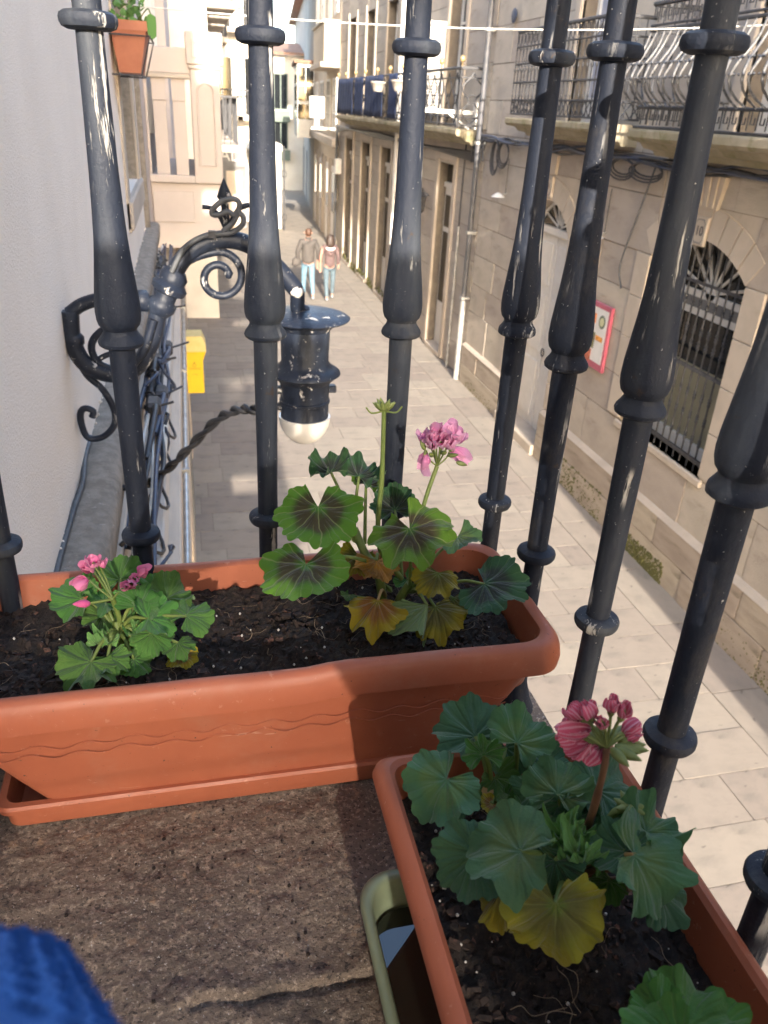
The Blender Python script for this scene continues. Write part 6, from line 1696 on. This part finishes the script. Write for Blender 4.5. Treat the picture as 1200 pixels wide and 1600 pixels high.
z3((842, 1318, 'z', -.43), (852, 1296, 'z', -.425), 'leaf_blue', size=.024, cup=.25, wave=.2)
z3((800, 1385, 'z', -.45), (806, 1402, 'z', -.455), 'leaf_blue2', size=.020, cup=.1, wave=.2)
z3((1010, 1300, 'z', -.405), (1022, 1290, 'z', -.405), 'leaf_blue', size=.030, cup=.25, wave=.2, up=.4)
for px, py in ((700, 1335), (985, 1388), (1000, 1372), (960, 1352)):
    MB().tube(bez([S3 + Vector((0, 0, .01)), at((px + 890) / 2, (py + 1380) / 2, Z=-.465), at(px, py, Z=-.44)], 6), .0022, 7).build('bare_stalk', M['stem_red'], g3, 80)
for i, (px, py) in enumerate(((880, 1304), (893, 1300), (890, 1318), (904, 1314), (900, 1338), (914, 1344), (908, 1352))):
    z3((px, py, 'z', -.412), (px + (-1) ** i * 9, py - 7, 'z', -.398), 'leaf_fresh', size=.015, up=.7, cup=.75, wave=.3, pleat=.14)
hub = at(948, 1168, Z=-.322)
MB().tube(bez([at(912, 1312, Z=-.43), at(930, 1255, Z=-.38), at(944, 1200, Z=-.338), hub], 7), [.0026] * 10 + [.0021] * 12, 8).build('flower_stalk', M['stem_red'], g3, 80)
fh = empty('flower_head', hub); fh.parent = g3; fh.matrix_parent_inverse = wm(g3).inverted()
pd = MB()
for i, (px, py, zz, n_, sz, sp_) in enumerate(((900, 1112, -.300, 5, .014, 35), (918, 1112, -.296, 4, .012, 30), (940, 1126, -.298, 4, .010, 25), (956, 1100, -.290, 4, .011, 25), (976, 1110, -.292, 4, .011, 25), (908, 1138, -.312, 5, .020, 22), (892, 1150, -.318, 4, .017, 26), (910, 1164, -.326, 5, .016, 28), (930, 1172, -.33, 4, .016, 24), (984, 1138, -.312, 4, .013, 24), (990, 1150, -.315, 3, .010, 18))):
    c = at(px, py, Z=zz); d = (c - hub).normalized()
    if 5 <= i <= 8: d = (d + Vector((-.3, -.3, -.5))).normalized()
    floret(fh, c - d * .006, d, sz * .86, PET['petal_crim'], 130 + i, n_ + 1, sp_ + 8)
    pd.tube(bez([hub, hub.lerp(c, .5) + Vector((0, 0, .003)), c - d * .006], 4), .0010, 5); budlet(pd, c - d * .009, d, .010, .0022)
pd.build('pedicels', M['bud'], fh, 80)
for k, (px, py) in enumerate(((970, 1165), (976, 1172), (962, 1172), (988, 1160), (956, 1150), (968, 1140), (945, 1150), (980, 1150), (992, 1166), (925, 1150))):
    c = at(px, py, Z=-.318); mb = MB(); budlet(mb, hub.lerp(c, .55), c - hub + Vector((0, 0, -.004)), .015, .0034); mb.build('green_bud', M['bud'], fh, 60)
hub2 = at(984, 1262, Z=-.40)
MB().tube(bez([at(918, 1325, Z=-.43), at(945, 1290, Z=-.415), at(962, 1268, Z=-.402), hub2], 7), .0026, 8).build('flower_stalk', M['stem'], g3, 80)
fb = empty('bud_cluster', hub2); fb.parent = g3; fb.matrix_parent_inverse = wm(g3).inverted()
for k in range(9):
    d = Vector((math.cos(k * 2.4), math.sin(k * 2.4) * .7, q.uniform(-.6, .6))); mb = MB(); budlet(mb, hub2, d, .012, .003); mb.build('green_bud', M['bud'], fb, 60)
# ---- another plant at the lower edge
g4 = empty('geranium', at(1072, 1640, Z=-.49), label='green geranium leaves at the near end of the planter by the railing', cat='geranium', group='potted geraniums')
S4 = at(1072, 1660, Z=-.497)
for b, t, s_ in (((1074, 1606, 'z', -.43), (1080, 1576, 'z', -.43), .030), ((1045, 1606, 'z', -.435), (1022, 1600, 'z', -.435), .022), ((1110, 1610, 'z', -.435), (1132, 1600, 'z', -.435), .022), ((1070, 1650, 'z', -.42), (1040, 1690, 'z', -.425), .034)):
    leaf(g4, b, t, 'leaf_fresh', S4, size=s_, cup=.15, wave=.15)
MB().tube([S4, S4 + Vector((0, .004, .05))], .005, 8).build('stem', M['stem_tan'], g4, 80)

# ================================================================== THE CROUCHING PERSON (one sleeve in view)
me_ = empty('person', (.2, -.4, FZ), label='crouching person in bright blue fleece, partly in view at the lower left corner', cat='person')
el = ray(-150, 1622).normalized() * .27
sL, sR = Vector((.19, -.53, -.25)), Vector((.32, -.53, -.25))
wr = Vector((-.02, -.05, -.10))
hL, hR = Vector((.21, -.60, -.50)), Vector((.29, -.60, -.50)); kL, kR = Vector((.19, -.20, -.58)), Vector((.28, -.20, -.58))
bv = [(.26, -.62, -.46), (.265, -.62, -.34), (.27, -.55, -.24), (.275, -.50, -.17), (.28, -.47, -.12), (.28, -.46, -.05),
      sL, el, el.lerp(wr, .6), wr, sR, (.31, -.36, -.34), (.18, -.12, -.14), (.08, -.06, -.09),
      hL, hL.lerp(kL, .5), kL, (.19, -.36, FZ + .055), (.19, -.55, FZ + .05), hR, hR.lerp(kR, .5), kR, (.27, -.36, FZ + .055), (.27, -.55, FZ + .05)]
bv.append((.06, -.24, -.035))
be = [(0, 1), (1, 2), (2, 3), (3, 4), (4, 5), (2, 6), (6, 24), (24, 7), (7, 8), (8, 9), (2, 10), (10, 11), (11, 12), (12, 13), (0, 14), (14, 15), (15, 16), (16, 17), (17, 18), (0, 19), (19, 20), (20, 21), (21, 22), (22, 23)]
rr = [(.075, .08), (.07, .08), (.065, .07), .045, .07, .066, .046, .036, .03, .022, .046, .036, .03, .022, .07, .062, .05, .045, .035, .07, .062, .05, .045, .035, .04]
skin_mesh('body', bv, be, rr, M['skin'], me_)
tv = [(.26, -.62, -.46), hL, hL.lerp(kL, .5), kL, (.19, -.36, FZ + .06), (.19, -.52, FZ + .055), hR, hR.lerp(kR, .5), kR, (.27, -.36, FZ + .06), (.27, -.52, FZ + .055)]
skin_mesh('trousers', tv, [(0, 1), (1, 2), (2, 3), (3, 4), (4, 5), (0, 6), (6, 7), (7, 8), (8, 9), (9, 10)], [(.12, .105), .078, .07, .058, .052, .045, .078, .07, .058, .052, .045], M['jeans_dk'], me_, 2)
jv = [(.26, -.62, -.46), (.265, -.62, -.34), (.27, -.56, -.25), (.275, -.52, -.20), sL, Vector((.06, -.24, -.035)), el, el.lerp(wr, .55), sR, (.31, -.36, -.34), (.20, -.14, -.15)]
skin_mesh('jumper', jv, [(0, 1), (1, 2), (2, 3), (2, 4), (4, 5), (5, 6), (6, 7), (2, 8), (8, 9), (9, 10)], [(.085, .10), (.08, .095), (.075, .09), .05, .056, .058, .042, .055, .048, .038], M['blue_fleece'], me_, 3)
bpy.context.view_layer.update()
jo = [o for o in me_.children if o.name.startswith('jumper')][0]
ev = jo.evaluated_get(bpy.context.evaluated_depsgraph_get()).to_mesh()
fz = MB(); qf = random.Random(77)
polys = [p for p in ev.polygons if (p.center - el).length < .10 and p.normal.z > -.2]
for _ in range(26000):
    p = polys[qf.randrange(len(polys))]; vs_ = [ev.vertices[i].co for i in p.vertices]
    w_ = [qf.random() for _v in vs_]; sw = sum(w_); c = Vector((0, 0, 0))
    for a_w, vv in zip(w_, vs_): c = c + vv * (a_w / sw)
    d = (p.normal + Vector((qf.gauss(0, .7), qf.gauss(0, .7), qf.gauss(0, .7)))).normalized(); L_f = qf.uniform(.0012, .0030)
    t_ = d.orthogonal().normalized() * .00022
    fz.add([c - t_, c + t_, c + d * L_f], [(0, 1, 2)])
fz.build('fleece_fuzz', M['blue_fleece'], jo, kind='stuff')
skin_mesh('hair', [(.28, -.47, -.04), (.28, -.49, -.08), (.28, -.51, -.13)], [(0, 1), (1, 2)], [.074, .086, .065], M['hair_brown'], me_)
for sx, hp in ((-1, wr), (1, Vector((.08, -.06, -.09)))):
    for k in range(4): skin_mesh('finger', [hp + Vector((.004 * k, .006, .016 * (k - 1.5) - .004)), hp + Vector((-sx * .02, .016, .017 * (k - 1.5))), hp + Vector((-sx * .035, .0, .016 * (k - 1.5)))], [(0, 1), (1, 2)], [.009, .0085, .007], M['skin'], me_, 1)
    skin_mesh('thumb', [hp + Vector((0, -.01, .02)), hp + Vector((-sx * .03, -.02, .035))], [(0, 1)], [.010, .008], M['skin'], me_, 1)

# ================================================================== reed screen added unseen behind the lens, to dim the sun on the balcony
rs = empty('added_reed_screen', (.02, -.95, FZ), label='unseen reed screen added behind the lens to dim the sun on the balcony', cat='screen')
reed = MB().tube([(0, 0, FZ + .01), (.001, .001, -.1), (0, 0, .47)], .0018, 5).mesh('reed', M['root'], 60)
for k in range(148): ob('reed', reed, rs, (lerp(WX + .006, .335, k / 147), -.95, 0))
for z_ in (-.45, -.05, .35): MB().tube([(WX, -.944, z_), (.337, -.944, z_)], .0012, 5).build('tie_wire', M['zinc'], rs)
